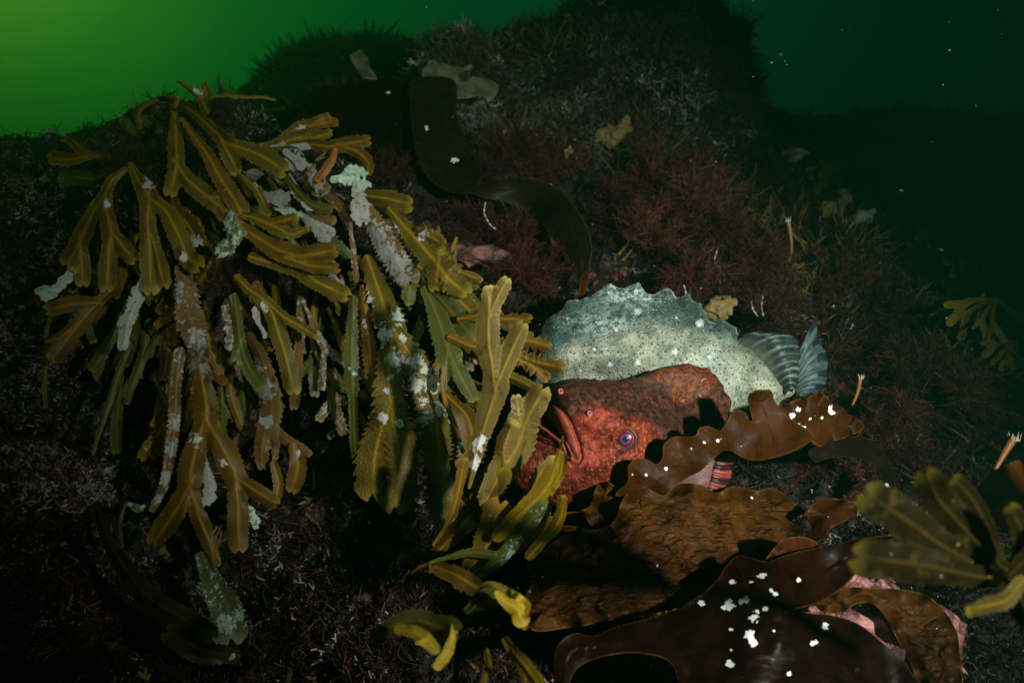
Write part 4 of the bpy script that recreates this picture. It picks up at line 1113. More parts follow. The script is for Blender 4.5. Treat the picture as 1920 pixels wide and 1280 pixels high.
disc_dome('pupil', M['pupil'], ec0 + en_ * 0.0057 + np.array([0.0006, 0, 0.0004]), en, 0.0036, 0.0012, eye, rings=6)
def torus(name, mat, c, nrm, R, r, parent, seg=40, rs=12, sq=1.0):
    c = np.asarray(c, float); nrm = np.asarray(nrm, float); nrm /= np.linalg.norm(nrm)
    a = np.cross(nrm, (0, 0, 1.0)); a /= np.linalg.norm(a); b = np.cross(a, nrm)
    V = []; fc = []
    for i in range(seg):
        th = 2 * math.pi * i / seg; rad = a * math.cos(th) + b * math.sin(th) * sq
        for j in range(rs):
            ph = 2 * math.pi * j / rs
            V.append(c + rad * (R + r * math.cos(ph)) + nrm * r * math.sin(ph))
    for i in range(seg):
        for j in range(rs):
            fc.append([i * rs + j, ((i + 1) % seg) * rs + j, ((i + 1) % seg) * rs + (j + 1) % rs, i * rs + (j + 1) % rs])
    return mk(name, V, fc, mat, parent)
torus('eye_rim', M['lid'], ec0 + en_ * 0.0006, en, 0.0116, 0.0024, eye)
def tube(name, mat, pts, rad, parent=None, seg=10, origin=None, attrs=None, cap=True):
    pts = [np.asarray(p, float) for p in pts]
    V = []; fc = []
    n = len(pts); rr = rad if hasattr(rad, '__len__') else [rad] * n
    up = np.array([0.3, -1.0, 0.2])
    for i in range(n):
        d = pts[min(i + 1, n - 1)] - pts[max(i - 1, 0)]; d /= np.linalg.norm(d) + 1e-12
        a = np.cross(d, up); a /= np.linalg.norm(a) + 1e-12; b = np.cross(d, a)
        for k in range(seg):
            th = 2 * math.pi * k / seg
            V.append(pts[i] + (a * math.cos(th) + b * math.sin(th)) * rr[i])
    for i in range(n - 1):
        for k in range(seg):
            fc.append([i * seg + k, i * seg + (k + 1) % seg, (i + 1) * seg + (k + 1) % seg, (i + 1) * seg + k])
    if cap:
        fc.append(list(range(seg))[::-1]); fc.append([(n - 1) * seg + k for k in range(seg)])
    at = {k_: np.full(len(V), float(v_)) for k_, v_ in (attrs or {}).items()}
    return mk(name, V, fc, mat, parent, at, origin=origin)
for (nx_, ny_, R_) in ((602, 398, 0.0026), (372, 232, 0.0030)):
    qx, qy = px9([(nx_, ny_)])[0]
    dd = surf_depth(r_out, RD, r_thick, er_r, r_rel, (qx, qy))
    c0 = P(qx, qy, dd)
    dirn = np.array([0.05, -1, 0.25]) if nx_ > 500 else np.array([0.3, -1, 0.5]); dirn /= np.linalg.norm(dirn)
    nt = tube('nostril', M['nostril'], [c0 + dirn * -0.002, c0 + dirn * 0.001, c0 + dirn * 0.0045], [R_ * 1.15, R_, R_ * 0.95], redf, seg=18)
    torus('nostril_rim', M['nostril'], c0 + dirn * 0.0045, dirn, R_ * 0.85, R_ * 0.28, nt, 24, 8)
    disc_dome('nostril_shade_disc', M['black'], c0 + dirn * 0.0047, dirn, R_ * 0.62, 0.0001, nt, rings=2, seg=20)  # black disc painting the shade of the nostril's hollow, no opening behind
# fine white teeth along the lower lip
tb = []
M['tooth'] = simple_mat('teeth', (0.6, 0.5, 0.46), 0.35)
tv, tf = [], []
lp = catmull(np.array(px9([(212, 482), (235, 495), (262, 514), (290, 535)])), 1.2)
for i in range(0, len(lp)):
    x, y = lp[i]; dd = surf_depth(r_out, RD, r_thick, er_r, r_rel, (x - 1, y + 5)) - 0.0005
    c0 = P(x, y + 1.5, dd); b = len(tv); s = 0.00035
    tv += [c0 + (-s, 0, -.0008), c0 + (s, 0, -.0008), c0 + (0, 2 * s, -.0008), c0 + (0, -s, 0.0009)]
    tf += [[b, b + 1, b + 3], [b + 1, b + 2, b + 3], [b + 2, b, b + 3]]
mk('teeth', tv, tf, M['tooth'], redf)
M['redfin'] = fin_mat('red_fish_fin', (0.36, 0.075, 0.040), (0.24, 0.042, 0.026), (0.26, 0.10, 0.085), (0.032, 0.010, 0.016), 3.0, 0.2)
M['redbase'] = fin_mat('red_fish_fin_base', (0.20, 0.105, 0.10), (0.175, 0.090, 0.088), (0.13, 0.07, 0.075), trans=0.1)
q9 = lambda pts, d: [(960 + x / 4.174, 680 + y / 4.174, d) for x, y in pts]
# pectoral fin: broad pinkish grey base, banded orange margin
pf = fan('pectoral_fin', M['redbase'],
    q9([(1180, 900), (1220, 960), (1270, 1010), (1330, 1050)], .800),
    q9([(1420, 780), (1410, 860), (1420, 950), (1440, 1020)], .783),
    q9([(1650, 688), (1586, 800), (1560, 900), (1530, 990)], .788), redf, rays=17, seed=2, wave=0.001, amp=0.0006)
fan('fin_margin', M['redfin'],
    q9([(1652, 690), (1586, 800), (1560, 900), (1528, 988)], .7875),
    q9([(1715, 690), (1660, 810), (1640, 920), (1580, 1008)], .788),
    q9([(1752, 716), (1728, 810), (1702, 930), (1618, 1024)], .800), pf, nu=14, rays=11, seed=2, wave=0.001, amp=0.0018)
bpy.data.materials['red_fish_fin'].node_tree  # margin bands start at once
for n in bpy.data.materials['red_fish_fin'].node_tree.nodes:
    if n.type == 'MAP_RANGE' and abs(n.inputs['From Min'].default_value - 0.62) < 1e-6:
        n.inputs['From Min'].default_value = -0.2; n.inputs['From Max'].default_value = -0.1
# small amphipod-like crustaceans that sit on the skin
M['crustacean'] = simple_mat('crustacean', (0.55, 0.30, 0.17), 0.4)
for (pts, on, lab) in (([(1478, 150), (1495, 132), (1518, 122)], 'r', 'tiny pale crustacean on the top of the red fish crest'),
                       ([(1462, 248), (1474, 262), (1490, 276)], 'r', 'tiny pale crustacean at the shadow edge on the red fish crest'),
                       ([(1330, 305), (1340, 296), (1350, 288)], 'r', 'tiny pale crustacean on the middle of the red fish back')):
    w = []
    for (a, b) in pts:
        x, y = px9([(a, b)])[0]
        w.append(P(x, y, surf_depth(r_out, RD, r_thick, er_r, r_rel, (x, y)) - 0.0008))
    w = np.array(w); ws = catmull(np.concatenate([w[:, [0, 2]], w[:, [1]]], 1), 0.0006)
    w2 = np.stack([ws[:, 0], ws[:, 2], ws[:, 1]], 1); k = len(w2)
    rt = empty('crustacean', w2.mean(0)); tag(rt, lab, 'crustacean', 'tiny crustaceans on the red fish')
    tube('body', M['crustacean'], w2, [0.0007 * math.sin(math.pi * (0.15 + 0.8 * i / (k - 1))) + 0.0001 for i in range(k)], rt, 8)
    lv, lf = [], []
    for i in range(1, k - 1, 1):
        for s in (-1, 1):
            c0 = w2[i]; b = len(lv); e = np.array([0.0012 * s, -0.0006, 0.0014])
            lv += [c0, c0 + (0.00018, 0, 0), c0 + e]; lf.append([b, b + 1, b + 2])
    mk('legs', lv, lf, M['crustacean'], rt)

# ================================================================== KELP
def px7(pts): return [(1040 + x / 2.909, 720 + y / 2.909) for x, y in pts]
# upper kelp: a wavy strap whose torn tip stands up against the fish
kA = px7([(330, 600), (375, 560), (402, 520), (400, 450), (440, 408), (500, 408), (552, 436), (588, 400), (594, 330), (645, 288), (700, 286), (768, 280), (788, 238), (845, 230), (900, 252), (938, 205), (965, 152), (1008, 140), (1055, 170), (1082, 212), (1066, 140), (1054, 66), (1095, 36), (1150, 30), (1184, 38), (1198, 90), (1228, 132), (1270, 175), (1330, 215), (1405, 268), (1404, 296), (1345, 345), (1230, 392), (1105, 416), (1030, 402), (965, 364), (920, 362), (860, 410), (800, 470), (730, 505), (670, 545), (600, 605), (540, 620), (430, 640)])
root = empty('kelp', P(1330, 850, .76)); tag(root, 'upper brown kelp draped over the red fish, its square tip before the grey fish', 'kelp')
sheet('blade', M['kelp'], kA, [(1150, 930, .755), (1200, 870, .745), (1280, 840, .750), (1400, 745, .752), (1440, 735, .748), (1410, 830, .735), (1500, 820, .760), (1440, 860, .745), (1350, 850, .740)], parent=root, ruffle=0.0042, rlen=84, rdep=14, wrinkle=0.45, seed=3, h=2.4,
      wfun=lambda p: 0.05 + 0.95 * sstep(1360, 1240, p[:, 0]),
      crusts=[(1320, 830, 3.5), (1346, 826, 2.6), (1352, 822, 2.2), (1297, 841, 2.2), (1249, 878, 3), (1211, 890, 2.8), (1186, 889, 2.2)])
kA2 = px7([(1215, 125), (1265, 112), (1330, 82), (1395, 66), (1440, 42), (1470, 60), (1500, 90), (1540, 118), (1585, 130), (1600, 165), (1640, 172), (1672, 206), (1686, 232), (1660, 262), (1610, 276), (1560, 300), (1500, 314), (1450, 336), (1400, 310), (1330, 250), (1262, 190)])
sheet('lobe', M['kelp'], kA2, [(1460, 765, .775), (1535, 740, .79), (1610, 800, .80), (1540, 825, .785), (1500, 790, .772)], parent=root, ruffle=0.006, rlen=40, rdep=14, wrinkle=0.15, seed=5, h=2.2, tatter=2.2,
      crusts=[(1461, 781, 11, 7), (1452, 776, 6, 5), (1474, 787, 10, 3.5), (1488, 794, 12, 3.5), (1503, 800, 6, 3), (1485, 779, 5), (1497, 768, 4.5), (1519, 785, 3.5), (1541, 783, 3), (1556, 768, 4, 9), (1561, 774, 5, 4)])
# wrinkled broad kelp
kB = px7([(300, 770), (340, 720), (360, 650), (395, 595), (450, 566), (515, 572), (560, 598), (606, 604), (640, 566), (690, 545), (760, 542), (815, 556), (855, 584), (900, 590), (945, 562), (1000, 556), (1060, 574), (1110, 580), (1165, 566), (1215, 578), (1262, 606), (1300, 645), (1368, 694), (1290, 745), (1345, 800), (1300, 850), (1230, 880), (1160, 955), (1060, 945), (990, 940), (930, 1010), (850, 1100), (740, 1180), (620, 1232), (460, 1260), (300, 1290), (60, 1330), (-120, 1340), (-180, 1220), (-130, 1080), (-150, 960), (-60, 900), (40, 830), (140, 790), (230, 795)])
root = empty('kelp', P(1250, 1010, .72)); tag(root, 'broad wrinkled golden brown kelp blade lying below the red fish', 'kelp')
sheet('blade', M['kelp_wrinkled'], kB, [(1160, 930, .765), (1300, 920, .775), (1480, 950, .775), (1180, 1000, .735), (1350, 1000, .735), (1100, 1080, .70), (1300, 1080, .70), (1000, 1150, .68), (1180, 1160, .67), (1060, 1010, .75)], parent=root, ruffle=0.008, rlen=72, rdep=22, wrinkle=1.7, seed=8, h=2.4, roll=0.010, crusts=[(1409, 933, 2.6), (1232, 1060, 2)])
kB2 = px7([(-60, 740), (40, 700), (130, 690), (195, 660), (215, 590), (240, 545), (290, 532), (340, 560), (400, 560), (440, 580), (400, 610), (350, 650), (330, 710), (300, 770), (260, 792), (200, 770), (150, 706), (100, 700), (40, 720), (-30, 780)])
root = empty('kelp', P(1120, 950, .78)); tag(root, 'narrow frilled kelp edge curling under the chin of the red fish', 'kelp')
sheet('blade', M['kelp_wrinkled'], kB2, [(1030, 970, .785), (1120, 930, .785), (1180, 920, .772), (1140, 985, .77)], parent=root, ruffle=0.008, rlen=46, rdep=14, wrinkle=0.8, seed=12, h=2.4)
kB3 = px7([(-230, 860), (-140, 800), (-60, 760), (60, 770), (180, 780), (300, 790), (360, 860), (300, 950), (100, 980), (-100, 990), (-240, 960)])
root = empty('kelp', P(1060, 1010, .80)); tag(root, 'shaded kelp blade lying behind the yellow tipped upright wrack', 'kelp')
sheet('blade', M['kelp_wrinkled'], kB3, [(980, 1010, .80), (1060, 990, .80), (1150, 1010, .80)], parent=root, ruffle=0.008, rlen=60, rdep=20, wrinkle=1.3, seed=14, h=3.0)
# dark smooth strap with white spots
kC = [(1043, 1345), (1039, 1240), (1050, 1203), (1078, 1186), (1112, 1192), (1150, 1176), (1210, 1160), (1275, 1141), (1314, 1122), (1342, 1091), (1362, 1060), (1383, 1042), (1408, 1045), (1437, 1053), (1486, 1036), (1540, 1024), (1589, 1014), (1640, 1005), (1680, 1004), (1640, 1028), (1615, 1048), (1600, 1080), (1565, 1112), (1527, 1132), (1474, 1147), (1520, 1149), (1570, 1156), (1613, 1172), (1651, 1201), (1685, 1232), (1706, 1256), (1726, 1345), (1278, 1345), (1272, 1290), (1262, 1248), (1230, 1229), (1173, 1224), (1107, 1238), (1072, 1268), (1062, 1345)]
root = empty('kelp', P(1400, 1160, .62)); tag(root, 'dark smooth kelp strap with scattered white crust spots across the bottom', 'kelp')
cC = [(1373, 1091, 6, 4), (1409, 1087, 1.5, 1.5), (1428, 1080, 9, 5), (1409, 1091, 5, 2.5), (1446, 1106, 4), (1455, 1114, 5.5, 3), (1316, 1131, 6, 4.5), (1358, 1139, 8, 5), (1368, 1134, 9, 10), (1398, 1125, 9, 8), (1390, 1128, 4, 5), (1434, 1141, 5, 5), (1415, 1158, 9, 10), (1420, 1147, 4, 4), (1370, 1180, 4.5, 3.5), (1407, 1195, 9, 15), (1412, 1207, 6, 6), (1451, 1182, 3), (1369, 1244, 7, 8), (1546, 1174, 7, 6), (1526, 1205, 8, 6), (1480, 1262, 4.5, 4), (1371, 1218, 2.5), (1497, 1087, 4.5)]
sheet('blade', M['kelp_dark'], kC, [(1050, 1230, .60), (1150, 1200, .60), (1300, 1160, .62), (1370, 1070, .66), (1450, 1100, .62), (1650, 1010, .66), (1560, 1100, .655), (1500, 1160, .60), (1650, 1220, .60), (1400, 1280, .55), (1250, 1240, .585), (1700, 1300, .58)], parent=root, ruffle=0.004, rlen=170, rdep=30, wrinkle=0.15, seed=17, h=2.6, roll=0.008, crusts=cC)
# lower right brown strap over the pink rock
kD = [(1530, 1132), (1560, 1110), (1590, 1101), (1640, 1102), (1700, 1106), (1745, 1120), (1785, 1165), (1800, 1220), (1800, 1345), (1722, 1345), (1716, 1270), (1690, 1215), (1662, 1160), (1640, 1134), (1610, 1130), (1580, 1146), (1548, 1148)]
root = empty('kelp', P(1680, 1180, .71)); tag(root, 'narrow brown kelp strap bending down over the pink rock, lower right', 'kelp')
sheet('blade', M['kelp_wrinkled'], kD, [(1540, 1140, .70), (1620, 1115, .70), (1700, 1120, .70), (1770, 1200, .68), (1770, 1300, .66), (1730, 1300, .67)], parent=root, ruffle=0.006, rlen=60, rdep=18, wrinkle=1.0, seed=19, h=2.6)
kE = px7([(1376, 705), (1392, 665), (1440, 635), (1520, 622), (1610, 636), (1700, 650), (1640, 705), (1560, 760), (1505, 786), (1480, 830), (1430, 850), (1390, 835), (1400, 770), (1384, 740)])
root = empty('kelp', P(1560, 960, .74)); tag(root, 'short lit orange brown kelp piece beside the wrinkled blade end', 'kelp')
sheet('blade', M['kelp'], kE, [(1515, 960, .745), (1560, 940, .74), (1620, 950, .735), (1540, 990, .75)], parent=root, ruffle=0.005, rlen=80, rdep=16, wrinkle=0.1, seed=22, h=2.4)
kF = px7([(1150, 965), (1190, 900), (1240, 850), (1310, 830), (1380, 838), (1430, 862), (1446, 905), (1380, 925), (1290, 945), (1220, 962)])
root = empty('kelp', P(1480, 1025, .69)); tag(root, 'small folded brown kelp flap above the dark spotted strap', 'kelp')
sheet('blade', M['kelp'], kF, [(1440, 1045, .68), (1500, 1010, .69), (1530, 1035, .70)], parent=root, ruffle=0.004, rlen=70, rdep=14, wrinkle=0.2, seed=24, h=2.4)
kG = px7([(1380, 370), (1440, 335), (1500, 305), (1560, 290), (1625, 284), (1700, 300), (1770, 345), (1820, 410), (1840, 460), (1856, 500), (1850, 590), (1825, 640), (1770, 650), (1742, 640), (1790, 570), (1775, 490), (1720, 435), (1640, 405), (1560, 398), (1480, 410), (1420, 425)])
root = empty('kelp', P(1600, 880, .86)); tag(root, 'dark arched kelp strap framing the low red seaweed patches', 'kelp')
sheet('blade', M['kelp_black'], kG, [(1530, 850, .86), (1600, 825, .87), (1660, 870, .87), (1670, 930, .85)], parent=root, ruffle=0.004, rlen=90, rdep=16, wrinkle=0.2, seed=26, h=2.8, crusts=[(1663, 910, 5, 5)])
kH = [(1826, 924), (1850, 898), (1866, 882), (1895, 868), (1925, 860), (1990, 850), (2000, 1010), (1930, 1000), (1890, 990), (1866, 978), (1850, 950)]
root = empty('kelp', P(1900, 930, .5)); tag(root, 'orange brown kelp blade cut by the right edge behind the blurred wrack', 'kelp')
sheet('blade', M['kelp'], kH, [(1826, 924, .58), (1870, 890, .56), (1980, 870, .52), (1930, 990, .50)], parent=root, ruffle=0.004, rlen=90, rdep=20, wrinkle=0.1, seed=28, h=3)
# curved straps in the background
kI = [(772, 150), (770, 205), (776, 270), (790, 315), (815, 345), (850, 362), (885, 364), (905, 371), (950, 380), (990, 400), (1020, 425), (1050, 465), (1075, 490), (1086, 525), (1100, 520), (1106, 495), (1110, 465), (1100, 425), (1078, 388), (1048, 356), (1012, 338), (973, 332), (930, 338), (895, 347), (905, 330), (892, 300), (872, 260), (856, 210), (850, 150)]
root = empty('kelp', P(900, 350, 1.2)); tag(root, 'long olive brown kelp strap arching in an S behind the wrack', 'kelp')
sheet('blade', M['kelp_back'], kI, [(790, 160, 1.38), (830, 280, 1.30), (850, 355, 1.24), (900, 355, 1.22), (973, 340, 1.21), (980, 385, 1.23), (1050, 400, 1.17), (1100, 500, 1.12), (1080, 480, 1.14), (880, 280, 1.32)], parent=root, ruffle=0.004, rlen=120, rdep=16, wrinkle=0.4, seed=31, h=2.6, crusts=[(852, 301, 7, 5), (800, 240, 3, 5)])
root2 = empty('kelp', P(1088, 560, 1.08)); tag(root2, 'thin brown kelp ribbon end hanging from the arched strap to the grey fish', 'kelp')
sheet('blade', M['kelp'], [(1090, 515), (1104, 512), (1100, 535), (1094, 560), (1088, 590), (1080, 592), (1084, 560)], [(1090, 515, 1.11), (1100, 520, 1.11), (1084, 590, 1.06)], parent=root2, ruffle=0.001, wrinkle=0.1, seed=33, h=2.4)
kJ = [(582, 172), (640, 158), (700, 150), (760, 150), (785, 165), (786, 220), (778, 290), (740, 312), (690, 300), (640, 268), (600, 230)]
root = empty('kelp', P(690, 220, 1.45)); tag(root, 'broad blackish kelp blade in shadow behind the top of the wrack', 'kelp')
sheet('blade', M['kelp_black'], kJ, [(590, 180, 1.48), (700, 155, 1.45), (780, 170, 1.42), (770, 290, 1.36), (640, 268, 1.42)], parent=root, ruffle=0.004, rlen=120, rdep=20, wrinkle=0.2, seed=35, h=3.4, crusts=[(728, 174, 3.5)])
def p4(pts): return [(400 + x / 2.743, y / 2.743) for x, y in pts]
tat = [('pale ragged strip of dead kelp with two dark holes, standing behind the blackish blade', [(704, 274), (735, 270), (764, 258), (790, 290), (806, 330), (822, 370), (842, 408), (800, 404), (770, 412), (752, 380), (735, 345), (712, 310)], 1.5, [(1, 2)]),
       ('pale tattered kelp flap curled like a hook in front of the overgrown boulder', [(1075, 372), (1082, 345), (1110, 322), (1155, 318), (1200, 334), (1260, 345), (1332, 334), (1318, 362), (1275, 378), (1262, 400), (1300, 420), (1340, 392), (1400, 402), (1448, 425), (1462, 460), (1440, 500), (1400, 505), (1350, 498), (1290, 510), (1240, 500), (1200, 480), (1176, 440), (1165, 410), (1120, 425), (1085, 410)], 1.42, []),
       ('small grey tatter at the edge of the blackish kelp blade', [(1036, 460), (1070, 470), (1100, 492), (1160, 490), (1140, 540), (1090, 535), (1040, 540)], 1.42, [])]
for i, (lab, pts, dd, _) in enumerate(tat):
    pp = p4(pts); cx, cy = np.mean(pp, axis=0)
    root = empty('kelp_scrap', P(cx, cy, dd)); tag(root, lab, 'kelp scrap')
    sheet('blade', M['tatter'], pp, [(cx - 30, cy, dd), (cx + 30, cy, dd + 0.03), (cx, cy + 30, dd - 0.02)], parent=root, ruffle=0.008, rlen=40, rdep=10, wrinkle=0.6, seed=60 + i, h=2.4, tatter=3.0)

# ================================================================== SERRATED WRACK
def c1(pts, d0, d1, w0, w1): 
    n = len(pts); return [(x / 2.742, 100 + y / 2.742, d0 + (d1 - d0) * i / (n - 1), w0 + (w1 - w0) * (i / (n - 1)) ** 0.8) for i, (x, y) in enumerate(pts)]
def c2(pts, d0, d1, w0, w1):
    n = len(pts); return [(60 + x / 2.206, 480 + y / 2.206, d0 + (d1 - d0) * i / (n - 1), w0 + (w1 - w0) * (i / (n - 1)) ** 0.8) for i, (x, y) in enumerate(pts)]
def c3(pts, d0, d1, w0, w1):
    n = len(pts); return [(560 + x / 2.783, 180 + y / 2.783, d0 + (d1 - d0) * i / (n - 1), w0 + (w1 - w0) * (i / (n - 1)) ** 0.8) for i, (x, y) in enumerate(pts)]
def c4(pts, d0, d1, w0, w1):
    n = len(pts); return [(620 + x / 2.461, 500 + y / 2.461, d0 + (d1 - d0) * i / (n - 1), w0 + (w1 - w0) * (i / (n - 1)) ** 0.8) for i, (x, y) in enumerate(pts)]
def c6(pts, d0, d1, w0, w1):
    n = len(pts); return [(640 + x / 3.0, 860 + y / 3.0, d0 + (d1 - d0) * i / (n - 1), w0 + (w1 - w0) * (i / (n - 1)) ** 0.8) for i, (x, y) in enumerate(pts)]
def c8(pts, d0, d1, w0, w1):
    n = len(pts); return [(1280 + x / 2.909, 840 + y / 2.909, d0 + (d1 - d0) * i / (n - 1), w0 + (w1 - w0) * (i / (n - 1)) ** 0.8) for i, (x, y) in enumerate(pts)]
O, OB, G, PL, AM, WH, MI, OR = (M[k] for k in ('olive', 'olive_brown', 'green', 'pale', 'amber', 'whitish', 'mint', 'orange'))

# --- plant at the crest of the ridge
A = empty('wrack', P(315, 195, 1.12)); tag(A, 'olive wrack hanging from the very crest of the left ridge, with long forked fronds', 'wrack')
frond(A, O, [c1([(890, 270), (902, 370), (905, 480), (908, 570)], 1.09, 1.04, 6, 15), c1([(908, 560), (895, 640), (880, 700)], 1.04, 1.02, 14, 13), c1([(905, 565), (965, 650), (1040, 715), (1100, 765)], 1.04, 1.01, 14, 16), c1([(1085, 750), (1130, 790), (1150, 830)], 1.01, 1.0, 14, 11), c1([(1070, 740), (1130, 745), (1170, 770)], 1.01, 1.01, 12, 10)], serr=0.12, seed=101, h=2.0)
frond(A, O, [c1([(915, 245), (1000, 310), (1080, 380), (1140, 440), (1170, 470)], 1.10, 1.03, 6, 13), c1([(1130, 430), (1170, 510), (1210, 590)], 1.03, 1.02, 12, 13), c1([(1160, 460), (1250, 490), (1350, 530), (1440, 590)], 1.03, 1.0, 12, 17)], serr=0.16, seed=102, h=2.0)
frond(A, OB, [c1([(940, 340), (1000, 430), (1060, 510), (1110, 600), (1170, 700), (1230, 790)], 1.05, 1.0, 6, 16), c1([(1200, 740), (1240, 820), (1245, 860)], 1.0, 1.0, 14, 12)], serr=0.15, seed=103, h=2.2)
frond(A, O, [c1([(1245, 830), (1320, 850), (1400, 885), (1460, 915)], .995, .97, 8, 12), c1([(1390, 875), (1450, 862), (1510, 845)], .975, .965, 10, 9), c1([(1440, 905), (1500, 930), (1575, 905)], .97, .96, 10, 6)], serr=0.15, seed=104, h=2.0)
frond(A, OB, [c1([(1255, 900), (1330, 950), (1430, 1010), (1530, 1040)], .99, .96, 12, 18), c1([(1500, 1045), (1600, 1035), (1695, 1015)], .96, .95, 15, 15), c1([(1500, 1060), (1600, 1090), (1715, 1100)], .96, .95, 13, 11)], serr=0.10, seed=105, h=2.0)
frond(A, O, [c1([(1300, 1050), (1450, 1090), (1550, 1120), (1640, 1180), (1760, 1235)], .985, .955, 12, 15)], serr=0.14, seed=106, h=2.2)
frond(A, O, [c1([(1090, 530), (1180, 590), (1270, 650), (1330, 720), (1375, 820)], 1.05, 1.02, 5, 7)], serr=0.1, seed=107, h=2.0, crusts=[(488, 340, 10)])
frond(A, OB, [c1([(870, 240), (790, 245), (730, 280), (705, 330), (718, 380)], 1.11, 1.12, 4, 5)], serr=0.0, seed=108, h=1.8, notch=False)
tube('stipe', OB, [P(300, 185, 1.11), P(318, 182, 1.09), P(335, 188, 1.08), P(326, 205, 1.08)], [0.004, 0.0045, 0.005, 0.004], A, 10, attrs={'rib': .3, 'crust': .25})
# --- yellow-tipped top frond behind
A2 = empty('wrack', P(385, 180, 1.18)); tag(A2, 'small wrack with thin pointed blades lying on the ridge top against green water', 'wrack')
frond(A2, O, [c1([(1060, 290), (1030, 230), (985, 190), (915, 145)], 1.14, 1.12, 12, 3), c1([(1030, 230), (1060, 210), (1045, 165)], 1.13, 1.13, 8, 6)], serr=0.0, seed=110, h=2.0, crusts=[(372, 168, 8)], notch=False)
frond(A2, O, [c1([(1060, 230), (1130, 215), (1210, 220), (1280, 225), (1350, 225), (1415, 240)], 1.14, 1.18, 5, 2)], serr=0.0, seed=111, h=2.0, notch=False)
# --- plant at the left holdfast
B = empty('wrack', P(240, 305, 1.10)); tag(B, 'leftmost olive wrack, round tipped fronds spreading from a dark holdfast', 'wrack')
frond(B, O, [c1([(640, 600), (570, 660), (540, 760), (555, 850), (570, 930)], 1.06, 1.02, 8, 15), c1([(570, 910), (560, 1050), (552, 1190)], 1.02, 1.0, 15, 14), c1([(575, 920), (630, 990), (680, 1050)], 1.02, 1.01, 13, 13)], serr=0.06, seed=120, h=2.0, crusts=[(200, 382, 7)])
frond(B, O, [c1([(545, 700), (480, 810), (430, 920), (390, 1010), (360, 1060)], 1.05, 1.02, 8, 18), c1([(410, 960), (420, 1070), (425, 1160)], 1.03, 1.02, 15, 14)], serr=0.06, seed=121, h=2.0)
frond(B, O, [c1([(675, 580), (710, 650), (745, 700), (768, 760)], 1.06, 1.02, 9, 18), c1([(765, 740), (760, 880), (770, 1030), (775, 1200)], 1.02, .99, 16, 15), c1([(770, 745), (850, 810), (915, 930), (960, 1040), (1000, 1080)], 1.02, .985, 15, 17), c1([(785, 960), (815, 1080), (835, 1170)], 1.0, .995, 14, 14)], serr=0.08, seed=122, h=2.0, crusts=[(276, 345, 9), (274, 332, 8), (345, 480, 8)])
frond(B, OB, [c1([(560, 535), (470, 525), (360, 545), (275, 540)], 1.1, 1.08, 5, 12)], serr=0.0, seed=123, h=2.0)
frond(B, OB, [c1([(470, 530), (430, 500), (380, 455), (355, 435)], 1.12, 1.11, 13, 9)], serr=0.0, seed=124, h=2.0)
frond(B, G, [c1([(580, 620), (490, 650), (400, 640), (340, 640)], 1.14, 1.12, 8, 14)], serr=0.0, seed=125, h=2.2)
frond(B, G, [c1([(820, 400), (760, 350), (740, 340)], 1.2, 1.2, 9, 8)], serr=0.0, seed=126, h=2.2)
frond(B, G, [c1([(690, 410), (655, 370), (640, 350)], 1.2, 1.2, 7, 8)], serr=0.0, seed=127, h=2.2)
frond(B, OB, [c2([(305, 160), (240, 230), (180, 300), (95, 410)], 1.03, .99, 12, 15), c2([(270, 195), (180, 195), (80, 220)], 1.02, 1.0, 13, 13), c2([(190, 280), (120, 330), (62, 352)], 1.0, .99, 9, 4)], serr=0.04, seed=128, h=2.0)
frond(B, G, [c2([(80, 230), (60, 330), (52, 480), (55, 620)], 1.05, 1.03, 5, 4)], serr=0.0, seed=129, h=2.2, notch=False)
frond(B, G, [c2([(400, 370), (360, 480), (320, 600), (280, 720), (250, 820)], 1.05, 1.0, 8, 3)], serr=0.0, seed=130, h=2.2, notch=False)
frond(B, G, [c2([(370, 440), (362, 560), (350, 680), (348, 800)], 1.06, 1.03, 7, 9)], serr=0.0, seed=131, h=2.2)
frond(B, G, [c2([(470, 340), (450, 440), (410, 540), (395, 600)], 1.06, 1.03, 10, 5)], serr=0.0, seed=132, h=2.2)
frond(B, G, [c2([(340, 320), (300, 390), (255, 460)], 1.07, 1.06, 9, 10)], serr=0.0, seed=133, h=2.2)
frond(B, G, [c2([(490, 280), (530, 340), (560, 400)], 1.08, 1.07, 13, 10)], serr=0.1, seed=134, h=2.2)
frond(B, WH, [c2([(455, 110), (430, 180), (395, 270), (380, 360)], 1.0, .98, 13, 9)], serr=0.15, seed=135, h=2.0, crust=0.85, label='crusted')
frond(B, MI, [c2([(165, 75), (120, 120), (80, 150), (50, 180)], 1.02, 1.01, 9, 7), c2([(90, 140), (60, 140), (22, 148)], 1.01, 1.01, 6, 6)], serr=0.0, seed=136, h=2.0, crust=0.9)
frond(B, OB, [c1([(870, 720), (900, 800), (960, 880), (1010, 960)], 1.04, 1.02, 14, 16)], serr=0.2, seed=137, h=2.2, crusts=[(365, 455, 14)])
frond(B, OB, [c1([(640, 1030), (620, 1110), (590, 1230)], 1.05, 1.04, 14, 12)], serr=0.0, seed=138, h=2.4)
